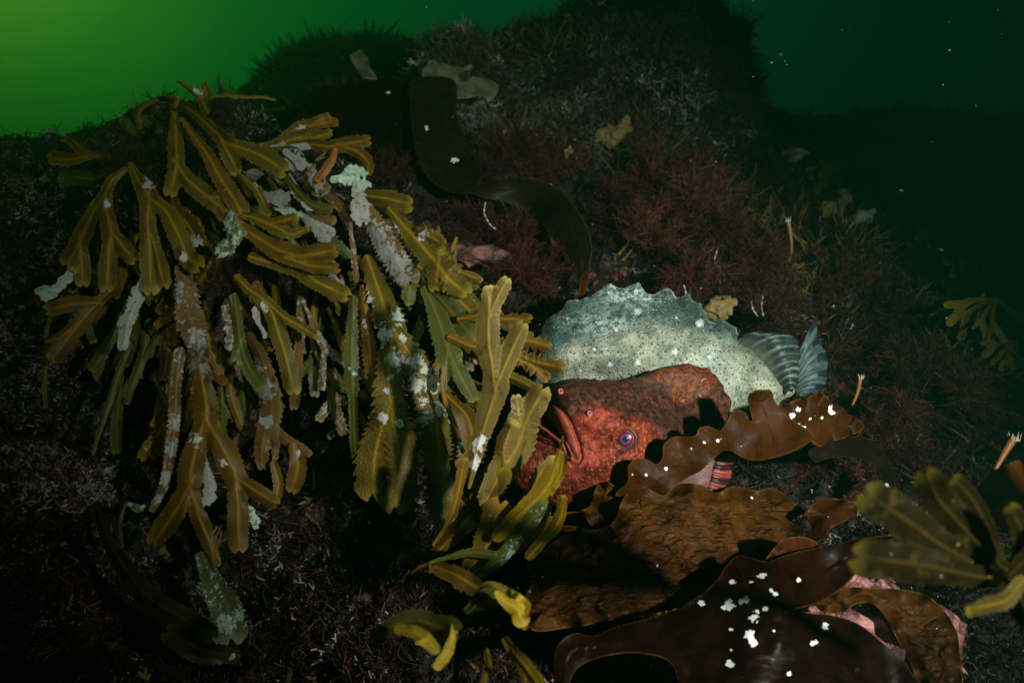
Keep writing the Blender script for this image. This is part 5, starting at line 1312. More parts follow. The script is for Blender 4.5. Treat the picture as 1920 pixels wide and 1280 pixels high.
# --- long central hanging plant
Cc = empty('wrack', P(350, 500, 1.02)); tag(Cc, 'long brown wrack hanging amid the left mass, white crusted above, widely forked below', 'wrack')
frond(Cc, WH, [c2([(620, 50), (640, 160), (650, 260), (680, 330)], 1.01, .97, 18, 22), c2([(680, 320), (690, 430), (705, 520)], .975, .965, 20, 17)], serr=0.24, seed=140, h=2.0, crust=0.30, crusts=[(330, 545, 16, 1), (370, 640, 22, 1), (372, 690, 18, 1)])
frond(Cc, OB, [c2([(700, 500), (715, 590), (722, 690)], .965, .955, 18, 22), c2([(718, 660), (680, 780), (655, 890), (650, 970)], .955, .95, 20, 20), c2([(655, 940), (600, 1040), (515, 1165)], .95, .945, 20, 16), c2([(652, 960), (690, 1080), (730, 1180), (755, 1265)], .95, .955, 17, 11), c2([(722, 680), (775, 770), (815, 850), (842, 920)], .955, .945, 19, 20), c2([(840, 900), (850, 1030), (855, 1185)], .945, .94, 18, 17), c2([(845, 915), (915, 965), (990, 1012)], .945, .945, 15, 13)], serr=0.09, seed=141, h=2.2, crusts=[(367, 826, 9, 1.1), (419, 866, 6, 1.1)])
frond(Cc, WH, [c2([(610, 400), (595, 520), (590, 640), (580, 760), (565, 860), (540, 960), (500, 1045)], .985, .965, 14, 6)], serr=0.26, seed=142, h=2.0, crust=0.30, crusts=[(330, 790, 18, 1), (325, 840, 18, 1), (310, 900, 14, 1), (300, 935, 12, 1)])
frond(Cc, WH, [c2([(722, 760), (728, 880), (735, 960), (725, 1020)], .975, .97, 4, 9)], serr=0.15, seed=143, h=2.0, crust=0.9)
frond(Cc, MI, [c2([(545, 960), (500, 1020), (450, 1040), (400, 1030)], .98, .99, 6, 3)], serr=0.0, seed=144, h=2.0, crust=0.5, notch=False)
frond(Cc, MI, [c2([(870, 990), (900, 1060), (930, 1100)], .99, 1.0, 5, 8)], serr=0.0, seed=145, h=2.2, crust=0.7)
frond(Cc, G, [c2([(740, 1250), (700, 1290), (680, 1330)], .97, .97, 9, 9)], serr=0.0, seed=146, h=2.4)
frond(Cc, O, [c2([(850, 90), (900, 140), (950, 175), (990, 230), (1015, 310), (1050, 420), (1078, 540)], .99, .955, 9, 15), c2([(970, 190), (1040, 250), (1110, 290), (1165, 325)], .97, .955, 11, 7)], serr=0.12, seed=147, h=2.0, crusts=[(492, 577, 9, 1)])
frond(Cc, G, [c2([(835, 170), (850, 270), (862, 370), (895, 460), (940, 530)], .985, .965, 10, 11), c2([(862, 350), (845, 420)], .975, .97, 9, 8)], serr=0.14, seed=148, h=2.0)
frond(Cc, WH, [c2([(900, 330), (940, 400), (970, 500), (990, 620), (975, 720)], .985, .965, 10, 19), c2([(970, 690), (950, 780), (945, 850)], .965, .965, 15, 9), c2([(985, 700), (1000, 780)], .965, .965, 12, 8)], serr=0.2, seed=149, h=2.0, crusts=[(490, 730, 20, 1), (478, 690, 14, 1), (500, 790, 14, 1)])
frond(Cc, WH, [c2([(800, 215), (815, 290), (825, 370)], .985, .975, 5, 8)], serr=0.3, seed=150, h=2.0, crust=0.5)
frond(Cc, WH, [c2([(920, 215), (935, 270), (965, 325)], .99, .98, 4, 4)], serr=0.0, seed=151, h=2.0, crust=1.0)
frond(Cc, OB, [c2([(1000, 860), (1020, 940), (1010, 1010)], 1.02, 1.01, 10, 7)], serr=0.2, seed=152, h=2.4)
frond(Cc, OB, [c2([(1090, 800), (1100, 870), (1080, 950)], 1.04, 1.04, 16, 14)], serr=0.1, seed=153, h=2.6, crusts=[(560, 850, 6)])
# --- mint crusted lump in the middle of the mass
frond(A, MI, [c1([(1180, 830), (1190, 900), (1200, 960), (1150, 1010)], .985, .98, 10, 12), c1([(1190, 900), (1240, 940)], .98, .98, 12, 8)], serr=0.1, seed=154, h=2.0, crust=0.5)

# --- upper middle: leafy tips and crusted litter on the ridge
D_ = empty('wrack', P(560, 300, 1.08)); tag(D_, 'wrack on the ridge shoulder reaching right with short scalloped tips above white crusted scraps', 'wrack')
frond(D_, O, [c1([(1290, 490), (1400, 480), (1480, 450), (1560, 425)], 1.06, 1.04, 9, 13), c1([(1530, 440), (1620, 432), (1690, 412)], 1.04, 1.03, 11, 8)], serr=0.12, seed=160, h=2.0, crusts=[(490, 276, 6)])
frond(D_, OB, [c1([(1470, 420), (1530, 385), (1600, 370), (1640, 360)], 1.06, 1.04, 10, 11), c1([(1610, 365), (1650, 340), (1680, 325)], 1.045, 1.04, 8, 6), c1([(1620, 370), (1690, 355), (1720, 355)], 1.045, 1.04, 9, 8)], serr=0.15, seed=161, h=2.0, crusts=[(566, 246, 10, 1.1)])
frond(D_, OB, [c1([(1600, 470), (1700, 480), (1780, 465), (1880, 452)], 1.04, 1.02, 12, 11), c1([(1760, 475), (1840, 510), (1890, 560), (1890, 600)], 1.03, 1.01, 12, 9)], serr=0.10, seed=162, h=2.0)
frond(D_, OR, [c1([(1720, 500), (1700, 560), (1660, 620), (1640, 645)], 1.02, 1.01, 7, 8)], serr=0.0, seed=163, h=2.0)
frond(D_, MI, [c1([(1720, 650), (1780, 625), (1860, 605)], 1.01, 1.0, 8, 6), c1([(1760, 640), (1830, 660), (1880, 680)], 1.01, 1.0, 9, 7), c1([(1740, 650), (1790, 600), (1830, 590)], 1.0, 1.0, 5, 3)], serr=0.5, seed=164, h=1.8, crust=1.0)
for k, (pts, w, cr_) in enumerate([([(1470, 505), (1510, 535), (1545, 565)], 9, 1.0), ([(1470, 540), (1500, 580), (1540, 560)], 5, 1.0), ([(1590, 580), (1620, 640), (1660, 690)], 11, .55), ([(1370, 740), (1410, 750), (1460, 745)], 11, 1.0), ([(1430, 790), (1470, 810), (1510, 830)], 10, .9), ([(1560, 830), (1610, 870), (1680, 930)], 13, .8), ([(1250, 610), (1300, 620), (1330, 625)], 7, 1.0), ([(1440, 590), (1500, 660), (1530, 730), (1590, 790)], 5, .7), ([(1400, 478), (1480, 470), (1580, 480)], 3, 1.0), ([(1670, 930), (1700, 1000), (1710, 1060)], 4, .9), ([(1620, 700), (1700, 740), (1760, 800)], 8, .3), ([(1500, 700), (1600, 800), (1700, 860)], 9, .2)]):
    frond(D_, WH if k != 4 else MI, [c1(pts, 1.03, 1.01, w * 0.8, w)], serr=0.2, seed=170 + k, h=2.0, crust=cr_, notch=False)
frond(D_, G, [c1([(1440, 590), (1520, 700), (1600, 780), (1690, 800)], 1.02, 1.0, 6, 9)], serr=0.1, seed=183, h=2.0)

# --- big right-hand plant of the mass
R = empty('wrack', P(690, 380, 1.02)); tag(R, 'large saw edged wrack in the centre left with fronds fanning down to bumpy broad tips', 'wrack')
frond(R, O, [c3([(290, 520), (370, 525), (450, 535), (555, 560)], 1.01, .98, 10, 15)], serr=0.15, seed=190, h=2.0)
frond(R, WH, [c3([(300, 480), (320, 560), (335, 640)], 1.0, .98, 10, 13)], serr=0.1, seed=191, h=2.0, crust=0.8)
frond(R, WH, [c3([(350, 600), (420, 700), (470, 790), (520, 880), (560, 940)], .99, .94, 20, 20)], serr=0.25, seed=192, h=2.0, crust=0.32, crusts=[(705, 440, 24, 1), (720, 470, 22, 1), (745, 495, 22, 1), (755, 520, 14, 1)])
frond(R, O, [c3([(480, 600), (560, 690), (640, 780), (705, 860), (730, 900)], .985, .935, 10, 24), c3([(728, 880), (780, 950), (850, 1010)], .935, .92, 20, 17), c3([(728, 880), (720, 940), (715, 985)], .935, .93, 18, 12), c3([(620, 720), (680, 735), (740, 765)], .955, .95, 16, 12)], serr=0.26, seed=193, h=1.9, crusts=[(793, 443, 8, 1.0), (737, 436, 10, 1.1)])
frond(R, O, [c4([(175, -30), (205, 60), (245, 180), (285, 290)], .985, .93, 14, 26), c4([(285, 280), (272, 420), (268, 560), (285, 700), (305, 800), (310, 920), (300, 1060)], .93, .90, 24, 34), c4([(275, 640), (230, 760), (200, 880), (195, 1000)], .92, .915, 20, 32), c4([(285, 280), (350, 380), (410, 480), (455, 600), (485, 720), (505, 850), (515, 960), (520, 1120)], .93, .89, 24, 30)], serr=0.26, period=16, widen=1.0, seed=194, h=2.0, wart=1.0, crusts=[(718, 626, 15, 1.1), (742, 594, 11, 1.1), (754, 633, 8, 1), (744, 676, 14, 1.1), (730, 705, 7, .9), (778, 676, 12, 1.1), (800, 692, 10, 1.1), (808, 715, 12, 1.1), (814, 732, 7, 1), (775, 720, 14, 1.05), (794, 750, 7, 1), (829, 764, 12, 1.1), (800, 782, 11, 1.2), (857, 790, 9, 1.1), (725, 732, 5, 1), (717, 782, 8, 1), (750, 794, 8, 1), (690, 562, 10, 1)])
frond(R, G, [c4([(440, 110), (480, 200), (515, 300), (545, 400)], .94, .90, 12, 22), c4([(540, 380), (528, 480), (522, 560)], .90, .89, 16, 5), c4([(545, 390), (590, 480), (655, 600)], .90, .885, 17, 11)], serr=0.14, seed=195, h=2.0)
frond(R, OB, [c4([(520, 470), (515, 560), (545, 660), (580, 760), (610, 850)], .885, .86, 4, 4)], serr=0.0, seed=196, h=1.8, notch=False, crusts=[(866, 832, 8, .9)])
frond(R, G, [c4([(105, 150), (100, 260), (95, 400), (100, 560)], .95, .93, 9, 12), c4([(100, 540), (105, 700), (110, 900)], .93, .93, 11, 5)], serr=0.28, seed=197, h=2.0, crusts=[(664, 595, 4), (663, 700, 6, 1.0), (656, 690, 4)])
frond(R, OB, [c4([(600, 240), (700, 225), (780, 240), (905, 245)], .90, .88, 9, 9)], serr=0.7, period=19, seed=198, h=1.8)
frond(R, OB, [c4([(560, 330), (660, 370), (760, 380), (880, 340), (1000, 365)], .90, .885, 11, 11)], serr=0.75, period=19, seed=199, h=1.8)
frond(R, OB, [c4([(780, 360), (870, 410), (950, 440), (1048, 462)], .89, .88, 14, 10), c4([(850, 420), (930, 460), (990, 510)], .89, .885, 12, 8)], serr=0.75, period=18, seed=200, h=1.8)
frond(R, O, [c4([(800, 500), (860, 520), (940, 560)], .90, .89, 12, 8), c4([(560, 520), (620, 580), (690, 620)], .91, .90, 16, 12)], serr=0.2, seed=201, h=2.2)
frond(R, G, [c3([(560, 880), (575, 960), (580, 1070)], .96, .94, 15, 10)], serr=0.2, seed=202, h=2.2)
frond(R, G, [c3([(620, 920), (700, 1020), (780, 1110), (870, 1220)], .95, .91, 10, 24)], serr=0.16, seed=203, h=2.0)
frond(R, O, [c3([(640, 900), (740, 980), (830, 1060), (920, 1150)], .955, .92, 12, 20)], serr=0.3, seed=204, h=2.0, crust=0.1, crusts=[(838, 548, 8), (848, 560, 7)])
frond(R, G, [c3([(820, 960), (870, 980), (920, 1000)], .96, .95, 10, 6), c3([(850, 1000), (900, 1060), (930, 1090)], .96, .95, 10, 8)], serr=0.3, seed=205, h=2.2)
frond(R, OB, [c4([(340, 20), (430, 120), (520, 180), (600, 240)], .97, .93, 14, 10)], serr=0.3, seed=206, h=2.2)
frond(R, WH, [c3([(270, 640), (275, 740), (290, 840), (300, 960)], .985, .96, 4, 5)], serr=0.3, seed=207, h=2.0, crust=0.35)
frond(R, WH, [c3([(140, 900), (200, 960), (240, 1010)], .99, .97, 6, 5)], serr=0.2, seed=208, h=2.0, crust=0.7)
frond(R, OB, [c4([(150, 100), (165, 260), (180, 380), (195, 560)], .965, .95, 8, 12)], serr=0.3, seed=209, h=2.2, crusts=[(686, 608, 8, .9)])
frond(R, OB, [c4([(540, 600), (620, 680), (650, 780), (640, 900)], .905, .89, 14, 22)], serr=0.3, seed=210, h=2.2, wart=1.0)
# wiry fuzz on the crusted stems
rngf = np.random.default_rng(77)
fz = np.array([(662 + rngf.normal() * 5, 520 + 110 * rngf.random(), .935) for _ in range(60)] + [(700 + i * 1.6 + rngf.normal() * 3, 500 + i * 1.2, .95) for i in range(30)] + [(545 + i * 1.1, 320 + i * 0.9, 1.0) for i in range(34)])
Vz, Fz, _ = strands(P(fz[:, 0], fz[:, 1], fz[:, 2]), rngf.normal(size=(len(fz), 3)) + np.array([0.6, -0.3, 0.2]), np.full(len(fz), 0.009), np.full(len(fz), 0.00035), 2, 0.6, rngf)
mk('fuzz', Vz, Fz, M['twig'], R, {'tint': np.tile(np.array([[0.14, 0.12, 0.07]]), (len(Vz), 1))})

# --- the crowd of darker blades deeper in the mass
rf = random.Random(4242)
def filler(plant, n, x0, x1, y0, y1, dd, ang, spread, lng, mats):
    for i in range(n):
        x = rf.uniform(x0, x1); y = rf.uniform(y0, y1); a_ = math.radians(ang + rf.uniform(-spread, spread)); L = rf.uniform(*lng)
        d1 = dd + rf.uniform(-0.02, 0.03); w = rf.uniform(6, 11); k = rf.uniform(-.35, .35)
        m1 = (x + math.cos(a_) * L * .5, y + math.sin(a_) * L * .5); e1 = (x + math.cos(a_ + k) * L, y + math.sin(a_ + k) * L)
        br = [[(x, y, d1 + .02, w * .5), (m1[0], m1[1], d1, w), (e1[0], e1[1], d1 - .01, w)]]
        if rf.random() < 0.7:
            b_ = a_ - .5 * (1 if k > 0 else -1); l2 = L * rf.uniform(.3, .5)
            br.append([(m1[0], m1[1], d1, w * .8), (m1[0] + math.cos(b_) * l2, m1[1] + math.sin(b_) * l2, d1 - .005, w * .85)])
        m_ = M[rf.choice(mats)]
        frond(plant, m_, br, serr=rf.choice((0.08, 0.2, 0.3)), seed=500 + len(bpy.data.objects) % 400, h=2.6, crust=0.42 if m_ in (M['whitish'], M['mint']) and rf.random() < .5 else 0.12)
filler(B, 20, 150, 260, 380, 620, 1.10, 95, 30, (90, 160), ('olive', 'green', 'green', 'olive_brown'))
filler(A, 18, 330, 460, 260, 430, 1.09, 70, 35, (80, 150), ('olive', 'green', 'olive_brown', 'green'))
filler(Cc, 34, 290, 520, 480, 760, 1.05, 92, 28, (90, 190), ('olive_brown', 'green', 'whitish', 'green', 'olive_brown'))
filler(D_, 16, 470, 600, 290, 400, 1.07, 55, 35, (70, 130), ('green', 'olive_brown', 'whitish', 'mint'))
filler(R, 42, 560, 860, 400, 700, 1.01, 78, 30, (90, 190), ('olive', 'green', 'green', 'olive_brown', 'whitish'))

# --- upright wrack in front of the red fish
U = empty('wrack', P(880, 1000, .72)); tag(U, 'pale upright wrack with notched yellow tips standing just left of the red fish mouth', 'wrack')
frond(U, PL, [c4([(635, 1010), (660, 900), (690, 790), (725, 680), (750, 600), (765, 550)], .73, .70, 6, 24), c4([(758, 570), (745, 470), (728, 360), (725, 260), (730, 190)], .70, .685, 19, 19), c4([(730, 210), (728, 150), (728, 110)], .685, .682, 13, 10), c4([(735, 230), (765, 150), (805, 75)], .685, .68, 14, 12), c4([(760, 560), (800, 460), (840, 370), (880, 285)], .70, .69, 20, 14)], serr=0.05, seed=220, h=1.7, crusts=[(897, 834, 10, 1.2), (904, 824, 9, 1.2), (892, 865, 9, 1.2), (891, 875, 8, 1.2)], ripple=0.003)
frond(U, PL, [c4([(690, 1140), (740, 1040), (800, 930), (860, 830), (880, 760), (885, 720)], .725, .70, 20, 28), c4([(880, 740), (868, 670), (856, 610)], .70, .695, 12, 9), c4([(885, 750), (920, 670), (965, 590)], .70, .69, 22, 19), c4([(800, 930), (800, 830), (830, 740)], .71, .70, 20, 10)], serr=0.05, seed=221, h=1.7)
frond(U, O, [c4([(640, 1150), (700, 1060), (760, 960)], .735, .715, 22, 24)], serr=0.2, seed=222, h=2.0)
frond(U, PL, [c6([(1060, 255), (1062, 190), (1090, 120), (1130, 70), (1185, 30)], .70, .69, 5, 13)], serr=0.30, seed=223, h=1.8, notch=False)
frond(U, OB, [c6([(520, 480), (590, 380), (640, 260), (670, 120), (690, 20)], .735, .72, 4, 9)], serr=0.05, seed=224, h=1.8, notch=False)
frond(U, OB, [c6([(540, 520), (640, 420), (740, 320), (800, 240), (850, 160)], .74, .72, 14, 22)], serr=0.2, seed=225, h=2.0, crusts=[(880, 980, 14, 1.1), (868, 985, 9, .9), (896, 997, 6, 1)])
frond(U, G, [c6([(500, 585), (600, 552), (720, 528), (855, 540)], .69, .67, 3, 8)], serr=0.0, seed=226, h=1.8, notch=False)
U2 = empty('wrack', P(960, 1040, .66)); tag(U2, 'narrow upright wrack with bright yellow rolled tips against the red chin', 'wrack')
frond(U2, AM, [c6([(880, 430), (980, 330), (1080, 240), (1150, 160), (1190, 80)], .675, .655, 14, 17), c6([(1180, 120), (1200, 40), (1222, -30), (1248, -130)], .655, .65, 8, 2), c6([(1190, 150), (1230, 80), (1240, 20), (1250, -20)], .655, .65, 10, 7)], serr=0.0, seed=230, h=1.7, notch=False)
frond(U2, AM, [c6([(1060, 540), (1130, 460), (1200, 380), (1235, 300), (1240, 225)], .655, .645, 12, 8)], serr=0.06, seed=231, h=1.8, notch=False)
frond(U2, G, [c6([(700, 690), (820, 620), (920, 530), (1000, 430), (1080, 330), (1130, 280)], .68, .665, 8, 16)], serr=0.0, seed=232, h=1.9, crusts=[(962, 1045, 16, 1.0), (950, 1060, 12, .9), (965, 1064, 8, 1)], crust=0.28, notch=False)
frond(U2, OB, [c6([(870, 560), (960, 470), (1080, 420), (1160, 380)], .69, .67, 20, 18)], serr=0.08, seed=233, h=2.0)
frond(U2, OB, [c6([(660, 700), (720, 620), (800, 520), (850, 400), (880, 300)], .70, .69, 14, 26)], serr=0.1, seed=234, h=2.0, crusts=[(892, 1079, 9, 1.0), (898, 1070, 6, 1)])
# --- curled foreground wrack, out of focus
Vv = empty('wrack', P(850, 1180, .50)); tag(Vv, 'curled wrack with pale yellow tips at the bottom centre, slightly out of focus', 'wrack')
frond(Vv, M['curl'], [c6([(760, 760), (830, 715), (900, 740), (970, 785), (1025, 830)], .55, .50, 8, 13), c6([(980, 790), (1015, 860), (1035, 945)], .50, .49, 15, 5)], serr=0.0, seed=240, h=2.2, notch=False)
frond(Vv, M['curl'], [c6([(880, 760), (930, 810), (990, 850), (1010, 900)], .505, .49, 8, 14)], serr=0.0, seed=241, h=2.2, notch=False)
frond(Vv, G, [c6([(200, 990), (300, 930), (420, 910), (520, 940), (600, 960)], .50, .47, 16, 22)], serr=0.1, seed=242, h=2.4)
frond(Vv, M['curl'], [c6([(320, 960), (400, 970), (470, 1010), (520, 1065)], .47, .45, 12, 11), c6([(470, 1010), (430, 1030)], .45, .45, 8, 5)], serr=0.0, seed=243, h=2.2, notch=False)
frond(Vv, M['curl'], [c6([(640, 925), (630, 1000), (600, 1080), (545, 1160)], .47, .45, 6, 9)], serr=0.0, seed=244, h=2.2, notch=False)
frond(Vv, AM, [c6([(925, 1020), (970, 1090), (1040, 1180), (1120, 1290)], .50, .46, 9, 15)], serr=0.0, seed=245, h=2.4)
frond(Vv, G, [c6([(720, 850), (780, 800), (860, 780)], .53, .52, 12, 16)], serr=0.1, seed=246, h=2.4)
frond(Vv, OB, [c6([(400, 640), (440, 610), (490, 600), (500, 625)], .60, .58, 3, 5)], serr=0.0, seed=247, h=2.0, notch=False, edge=1.0)
frond(Vv, OB, [c6([(560, 620), (640, 650), (720, 700), (780, 740)], .62, .58, 18, 14)], serr=0.2, seed=248, h=2.4)
frond(Vv, OB, [c6([(820, 1080), (830, 1160), (800, 1250)], .53, .5, 6, 5)], serr=0.0, seed=249, h=2.4, notch=False)
M['nearlit'] = wrack_mat('wrack_near_lit', (0.035, 0.025, 0.002), (0.018, 0.014, 0.002), (0.10, 0.07, 0.004), (0.13, 0.10, 0.01), trans=0.3, spec=0.1)  # brighter copy of the near wrack, its lit look put into the colour
# --- right foreground wrack, out of focus
W_ = empty('wrack', P(1880, 1080, .36)); tag(W_, 'blurred fan of wrack blades close to the lens at the lower right corner', 'wrack')
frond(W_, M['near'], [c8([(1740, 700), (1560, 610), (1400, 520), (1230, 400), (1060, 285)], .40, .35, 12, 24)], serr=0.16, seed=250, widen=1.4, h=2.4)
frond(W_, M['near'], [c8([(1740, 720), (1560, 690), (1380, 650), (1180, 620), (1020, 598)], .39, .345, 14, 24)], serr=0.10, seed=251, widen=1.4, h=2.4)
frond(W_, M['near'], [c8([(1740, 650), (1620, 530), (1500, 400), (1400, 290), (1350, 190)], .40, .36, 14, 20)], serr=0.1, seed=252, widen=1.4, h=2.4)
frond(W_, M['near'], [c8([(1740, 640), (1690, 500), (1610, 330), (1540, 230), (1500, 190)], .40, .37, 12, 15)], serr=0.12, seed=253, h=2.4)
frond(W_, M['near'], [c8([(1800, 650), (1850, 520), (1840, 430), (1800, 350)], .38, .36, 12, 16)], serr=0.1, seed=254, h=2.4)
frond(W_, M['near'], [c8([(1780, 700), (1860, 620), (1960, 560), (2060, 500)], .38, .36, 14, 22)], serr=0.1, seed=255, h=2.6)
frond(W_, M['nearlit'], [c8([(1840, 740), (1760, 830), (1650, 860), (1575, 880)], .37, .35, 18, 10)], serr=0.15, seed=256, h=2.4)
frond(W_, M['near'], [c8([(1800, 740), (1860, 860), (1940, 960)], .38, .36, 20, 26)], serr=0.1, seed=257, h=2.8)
tube('stipe', M['olive_brown'], [P(1850, 1085, .385), P(1890, 1080, .39), P(1960, 1130, .40), P(2040, 1220, .42)], [0.003, 0.005, 0.006, 0.006], W_, 10, attrs={'rib': .2, 'crust': .2})
# --- dim blades low on the left
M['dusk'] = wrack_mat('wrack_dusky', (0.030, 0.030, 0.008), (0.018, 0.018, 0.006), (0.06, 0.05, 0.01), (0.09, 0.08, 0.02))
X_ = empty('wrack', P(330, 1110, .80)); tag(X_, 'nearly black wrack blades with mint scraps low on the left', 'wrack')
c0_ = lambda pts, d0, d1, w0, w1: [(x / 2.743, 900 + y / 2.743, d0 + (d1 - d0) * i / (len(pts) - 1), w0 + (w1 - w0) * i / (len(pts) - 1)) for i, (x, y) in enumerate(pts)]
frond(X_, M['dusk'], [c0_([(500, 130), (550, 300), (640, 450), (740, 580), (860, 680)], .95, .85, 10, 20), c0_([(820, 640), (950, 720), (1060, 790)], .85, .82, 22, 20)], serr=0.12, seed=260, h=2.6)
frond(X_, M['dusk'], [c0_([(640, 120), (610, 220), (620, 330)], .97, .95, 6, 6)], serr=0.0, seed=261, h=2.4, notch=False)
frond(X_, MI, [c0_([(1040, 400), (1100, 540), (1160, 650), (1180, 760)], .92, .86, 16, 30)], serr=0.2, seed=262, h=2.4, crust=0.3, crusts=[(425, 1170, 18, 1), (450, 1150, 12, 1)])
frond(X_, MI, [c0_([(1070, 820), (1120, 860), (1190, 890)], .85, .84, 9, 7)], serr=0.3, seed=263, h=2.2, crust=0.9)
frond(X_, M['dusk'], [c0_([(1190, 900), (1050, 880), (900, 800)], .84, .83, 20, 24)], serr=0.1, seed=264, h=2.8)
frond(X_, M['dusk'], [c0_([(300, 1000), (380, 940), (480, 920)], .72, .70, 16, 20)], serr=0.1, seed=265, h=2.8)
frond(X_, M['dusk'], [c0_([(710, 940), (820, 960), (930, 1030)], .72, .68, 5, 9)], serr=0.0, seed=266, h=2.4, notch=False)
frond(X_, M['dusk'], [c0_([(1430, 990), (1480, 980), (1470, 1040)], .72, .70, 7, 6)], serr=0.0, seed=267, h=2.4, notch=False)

# ================================================================== SMALL THINGS
M['stalk'] = simple_mat('orange_stalk', (0.30, 0.105, 0.018), 0.4, 0, (400, 0.001))
M['stalktip'] = simple_mat('stalk_tip', (0.55, 0.50, 0.38), 0.5, 0, (400, 0.001))
M['sponge'] = simple_mat('yellow_sponge', (0.20, 0.145, 0.045), 0.7, 0, (120, 0.004))
M['palebit'] = simple_mat('pale_scrap', (0.34, 0.36, 0.30), 0.6, 0, (200, 0.003))
stalks = [([(1479, 492), (1484, 470), (1482, 440), (1477, 412)], 1.20, .0042, 'orange stalk with a frayed white tip, upright on the slope above the fan fin'),
          ([(1806, 665), (1822, 622), (1836, 585), (1843, 552)], 1.15, .0026, 'thin orange stalk with a white toothed cup at its top, right side'),
          ([(1866, 880), (1880, 855), (1894, 832), (1902, 818)], .80, .0048, 'orange stalk with a pale frayed end at the right edge'),
          ([(1598, 760), (1608, 735), (1612, 715), (1614, 706)], 1.0, .0034, 'short orange stalk with a white tip right of the grey fish tail')]
for pts, dd, r, lab in stalks:
    c = catmull(np.array(pts, float), 5)
    w = P(c[:, 0], c[:, 1], dd)
    rt = empty('stalk', w[0]); tag(rt, lab, 'stalk')
    k = len(w)
    tube('stem', M['stalk'], w, [r * (0.45 + 0.55 * i / (k - 1)) for i in range(k)], rt, 12)
    tip = w[-1]; V, fc = [], []
    rr = random.Random(int(pts[0][0]))
    for q_ in range(9):
        a = q_ / 9 * 6.283; b = len(V); h_ = r * rr.uniform(0.5, 1.7)
        e = np.array([math.cos(a), math.sin(a), 0]) * r * 1.15
        e2 = np.array([math.cos(a + .7), math.sin(a + .7), 0]) * r * 1.15
        V += [tip + e + (0, 0, -r), tip + e2 + (0, 0, -r), tip + (e + e2) * 0.75 + (0, 0, h_)]; fc.append([b, b + 1, b + 2])
    b = len(V); V += [tip + (0, 0, r * .5)]
    mk('frayed_tip', V, fc, M['stalktip'], rt, smooth=False)
sm = [(1145, 252, 1.48, (0.030, 0.02, 0.018), 'sponge', 'mustard yellow sponge lump low on the big boulder'),
      (1168, 230, 1.50, (0.010, 0.008, 0.010), 'sponge', 'small yellow sponge nub just above the mustard sponge lump'),
      (1062, 290, 1.42, (0.010, 0.008, 0.014), 'sponge', 'dim yellow sponge streak below the pale coralline patch'),
      (1345, 580, 1.03, (0.022, 0.02, 0.018), 'sponge', 'tan sponge cushion directly behind the rear of the grey fish crest'),
      (1490, 290, 1.6, (0.018, 0.012, 0.010), 'palebit', 'dim pale scrap on the far right slope'),
      (1620, 405, 1.38, (0.020, 0.012, 0.014), 'palebit', 'dim pale shell shaped scrap to the right of the orange stalk'),
      (1577, 385, 1.42, (0.007, 0.007, 0.024), 'sponge', 'upright yellow finger of sponge on the right slope'),
      (1552, 398, 1.42, (0.009, 0.007, 0.014), 'sponge', 'short yellow finger of sponge on the right slope')]
for x, y, dd, rad, mt, lab in sm:
    o, _, _ = lumpy('sponge' if mt == 'sponge' else 'scrap', M[mt], [(P(x, y, dd), rad), (P(x, y, dd) + np.array([rad[0] * .7, 0, rad[2] * .6]), tuple(k_ * .6 for k_ in rad))], nseg=60, amp=rad[0] * 0.35, seed=int(x))
    tag(o, lab, 'sponge' if mt == 'sponge' else 'scrap')
# wiry pale worms / bryozoan threads
M['thread'] = simple_mat('pale_thread', (0.50, 0.47, 0.42), 0.5)
th = [([(910, 380), (908, 400), (918, 420), (930, 430)], 1.16, 'pale forked thread below the arch of the brown kelp strap'),
      ([(1408, 565), (1412, 580), (1420, 592)], 1.04, 'left one of two short white threads above the fan fin'),
      ([(1430, 555), (1428, 575), (1431, 592)], 1.04, 'right one of two short white threads above the fan fin'),
      ([(1344, 470), (1340, 490), (1350, 505)], 1.14, 'thin pale thread in the brightest red bush'),
      ([(1282, 535), (1286, 548), (1288, 560)], 1.04, 'short white thread behind the grey fish crest')]
for pts, dd, lab in th:
    c = catmull(np.array(pts, float), 3); w = P(c[:, 0], c[:, 1], dd + 0.004 * np.sin(np.arange(len(c)) * 0.9))
    o = tube('thread', M['thread'], w, [0.0010 + 0.0005 * math.sin(i * 1.7) for i in range(len(w))], None, 8, origin=w[0])
    tag(o, lab, 'thread')
# distant wrack plants on the right slope
def far_plant(x, y, dd, n, size, seed, lab, spread=1.0, base=90):
    rt = empty('wrack', P(x, y, dd)); tag(rt, lab, 'wrack', 'dim wrack plants on the right slope')
    rr = random.Random(seed)
    for i in range(n):
        a = math.radians(base + rr.uniform(-80, 80) * spread); L = size * rr.uniform(.5, 1.1)
        ex_, ey_ = x + math.cos(a) * L, y + math.sin(a) * L
        mx, my = x + math.cos(a + .35) * L * .55, y + math.sin(a + .35) * L * .55
        w0 = rr.uniform(2.5, 4); dz = rr.uniform(-.05, .03)
        brs = [[(x, y, dd, w0), (mx, my, dd + dz * .5, w0 * 1.4), (ex_, ey_, dd + dz, w0 * 1.7)]]
        for s in (-1, 1):
            b = a + s * rr.uniform(.3, .6); l2 = L * rr.uniform(.3, .5)
            brs.append([(mx, my, dd + dz * .5, w0), (mx + math.cos(b) * l2, my + math.sin(b) * l2, dd + dz, w0 * 1.5)])
        frond(rt, M['far'], brs, serr=0.0, seed=seed + i, h=2.6, notch=False)
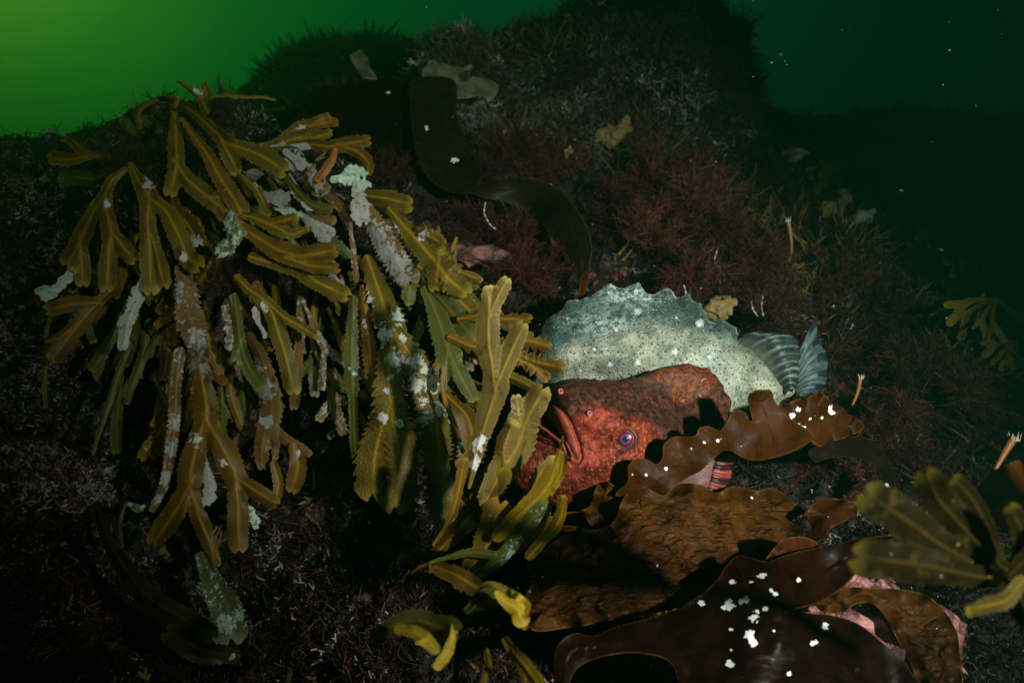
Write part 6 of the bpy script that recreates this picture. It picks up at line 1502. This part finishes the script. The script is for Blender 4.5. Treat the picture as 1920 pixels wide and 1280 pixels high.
for a in [(1868, 560, 1.12, 7, 110, 300, 'yellow olive wrack bunch beside the white cupped stalk'), (1905, 640, 1.10, 5, 80, 310, 'drooping olive wrack cut by the right edge'),
          (1840, 480, 1.28, 6, 70, 320, 'small dim wrack above the white cupped stalk'), (1730, 320, 1.62, 7, 80, 330, 'dim wrack tuft high on the right slope, nearest the green water'),
          (1850, 330, 1.6, 7, 90, 340, 'dim wrack tuft high at the right edge of the slope'), (1600, 310, 1.65, 6, 80, 350, 'faint wrack tuft on the upper slope near the dim pale scrap'),
          (1760, 430, 1.4, 5, 60, 360, 'faint wrack tuft in the middle of the dark right slope'), (1680, 280, 1.75, 6, 90, 370, 'faintest wrack tuft on the skyline right of the boulder'),
          (1780, 560, 1.25, 6, 60, 380, 'small olive wrack sprig left of the white cupped stalk'), (1880, 420, 1.5, 7, 80, 390, 'olive wrack sprig near the right edge above the yellow olive bunch')]:
    far_plant(*a)
# drifting specks in the water
rs = np.random.default_rng(5)
n = 420
px_ = rs.uniform(-100, 2020, n); py_ = rs.uniform(-60, 1340, n); dd = rs.uniform(.45, 1.3, n); dd[:25] = rs.uniform(.3, .45, 25)
C = P(px_, py_, dd); r = 0.00035 + 0.00035 * rs.random(n) ** 3
oc = np.array([(1, 0, 0), (-1, 0, 0), (0, 1, 0), (0, -1, 0), (0, 0, 1), (0, 0, -1)], float)
of = np.array([(0, 2, 4), (2, 1, 4), (1, 3, 4), (3, 0, 4), (2, 0, 5), (1, 2, 5), (3, 1, 5), (0, 3, 5)])
V = (C[:, None] + oc[None] * r[:, None, None]).reshape(-1, 3); fc = (of[None] + np.arange(n)[:, None, None] * 6).reshape(-1, 3)
o = mk('floating_specks', V, fc, M['palebit']); tag(o, 'tiny pale particles drifting in the water', 'particles', kind='stuff')

# ================================================================== THE WATER ITSELF
hz = bpy.data.meshes.new('haze')
lo = (-5.0, -1.0, -2.2); hi = (5.0, 9.0, 2.0)
vs = [(x, y, z) for x in (lo[0], hi[0]) for y in (lo[1], hi[1]) for z in (lo[2], hi[2])]
hz.from_pydata(vs, [], [(0, 1, 3, 2), (4, 6, 7, 5), (0, 4, 5, 1), (2, 3, 7, 6), (0, 2, 6, 4), (1, 5, 7, 3)])
hb = bpy.data.objects.new('haze', hz); sc.collection.objects.link(hb)
m = bpy.data.materials.new('water_volume'); m.use_nodes = True
nt = m.node_tree; nt.nodes.clear()
ou = nt.nodes.new('ShaderNodeOutputMaterial'); pv = nt.nodes.new('ShaderNodeVolumePrincipled')
pv.inputs['Color'].default_value = (0.04, 0.72, 0.36, 1)
pv.inputs['Density'].default_value = 0.25
pv.inputs['Anisotropy'].default_value = 0.85
nt.links.new(pv.outputs[0], ou.inputs['Volume'])
hz.materials.append(m)
tag(hb, 'green water filling the whole scene', 'water', kind='stuff')
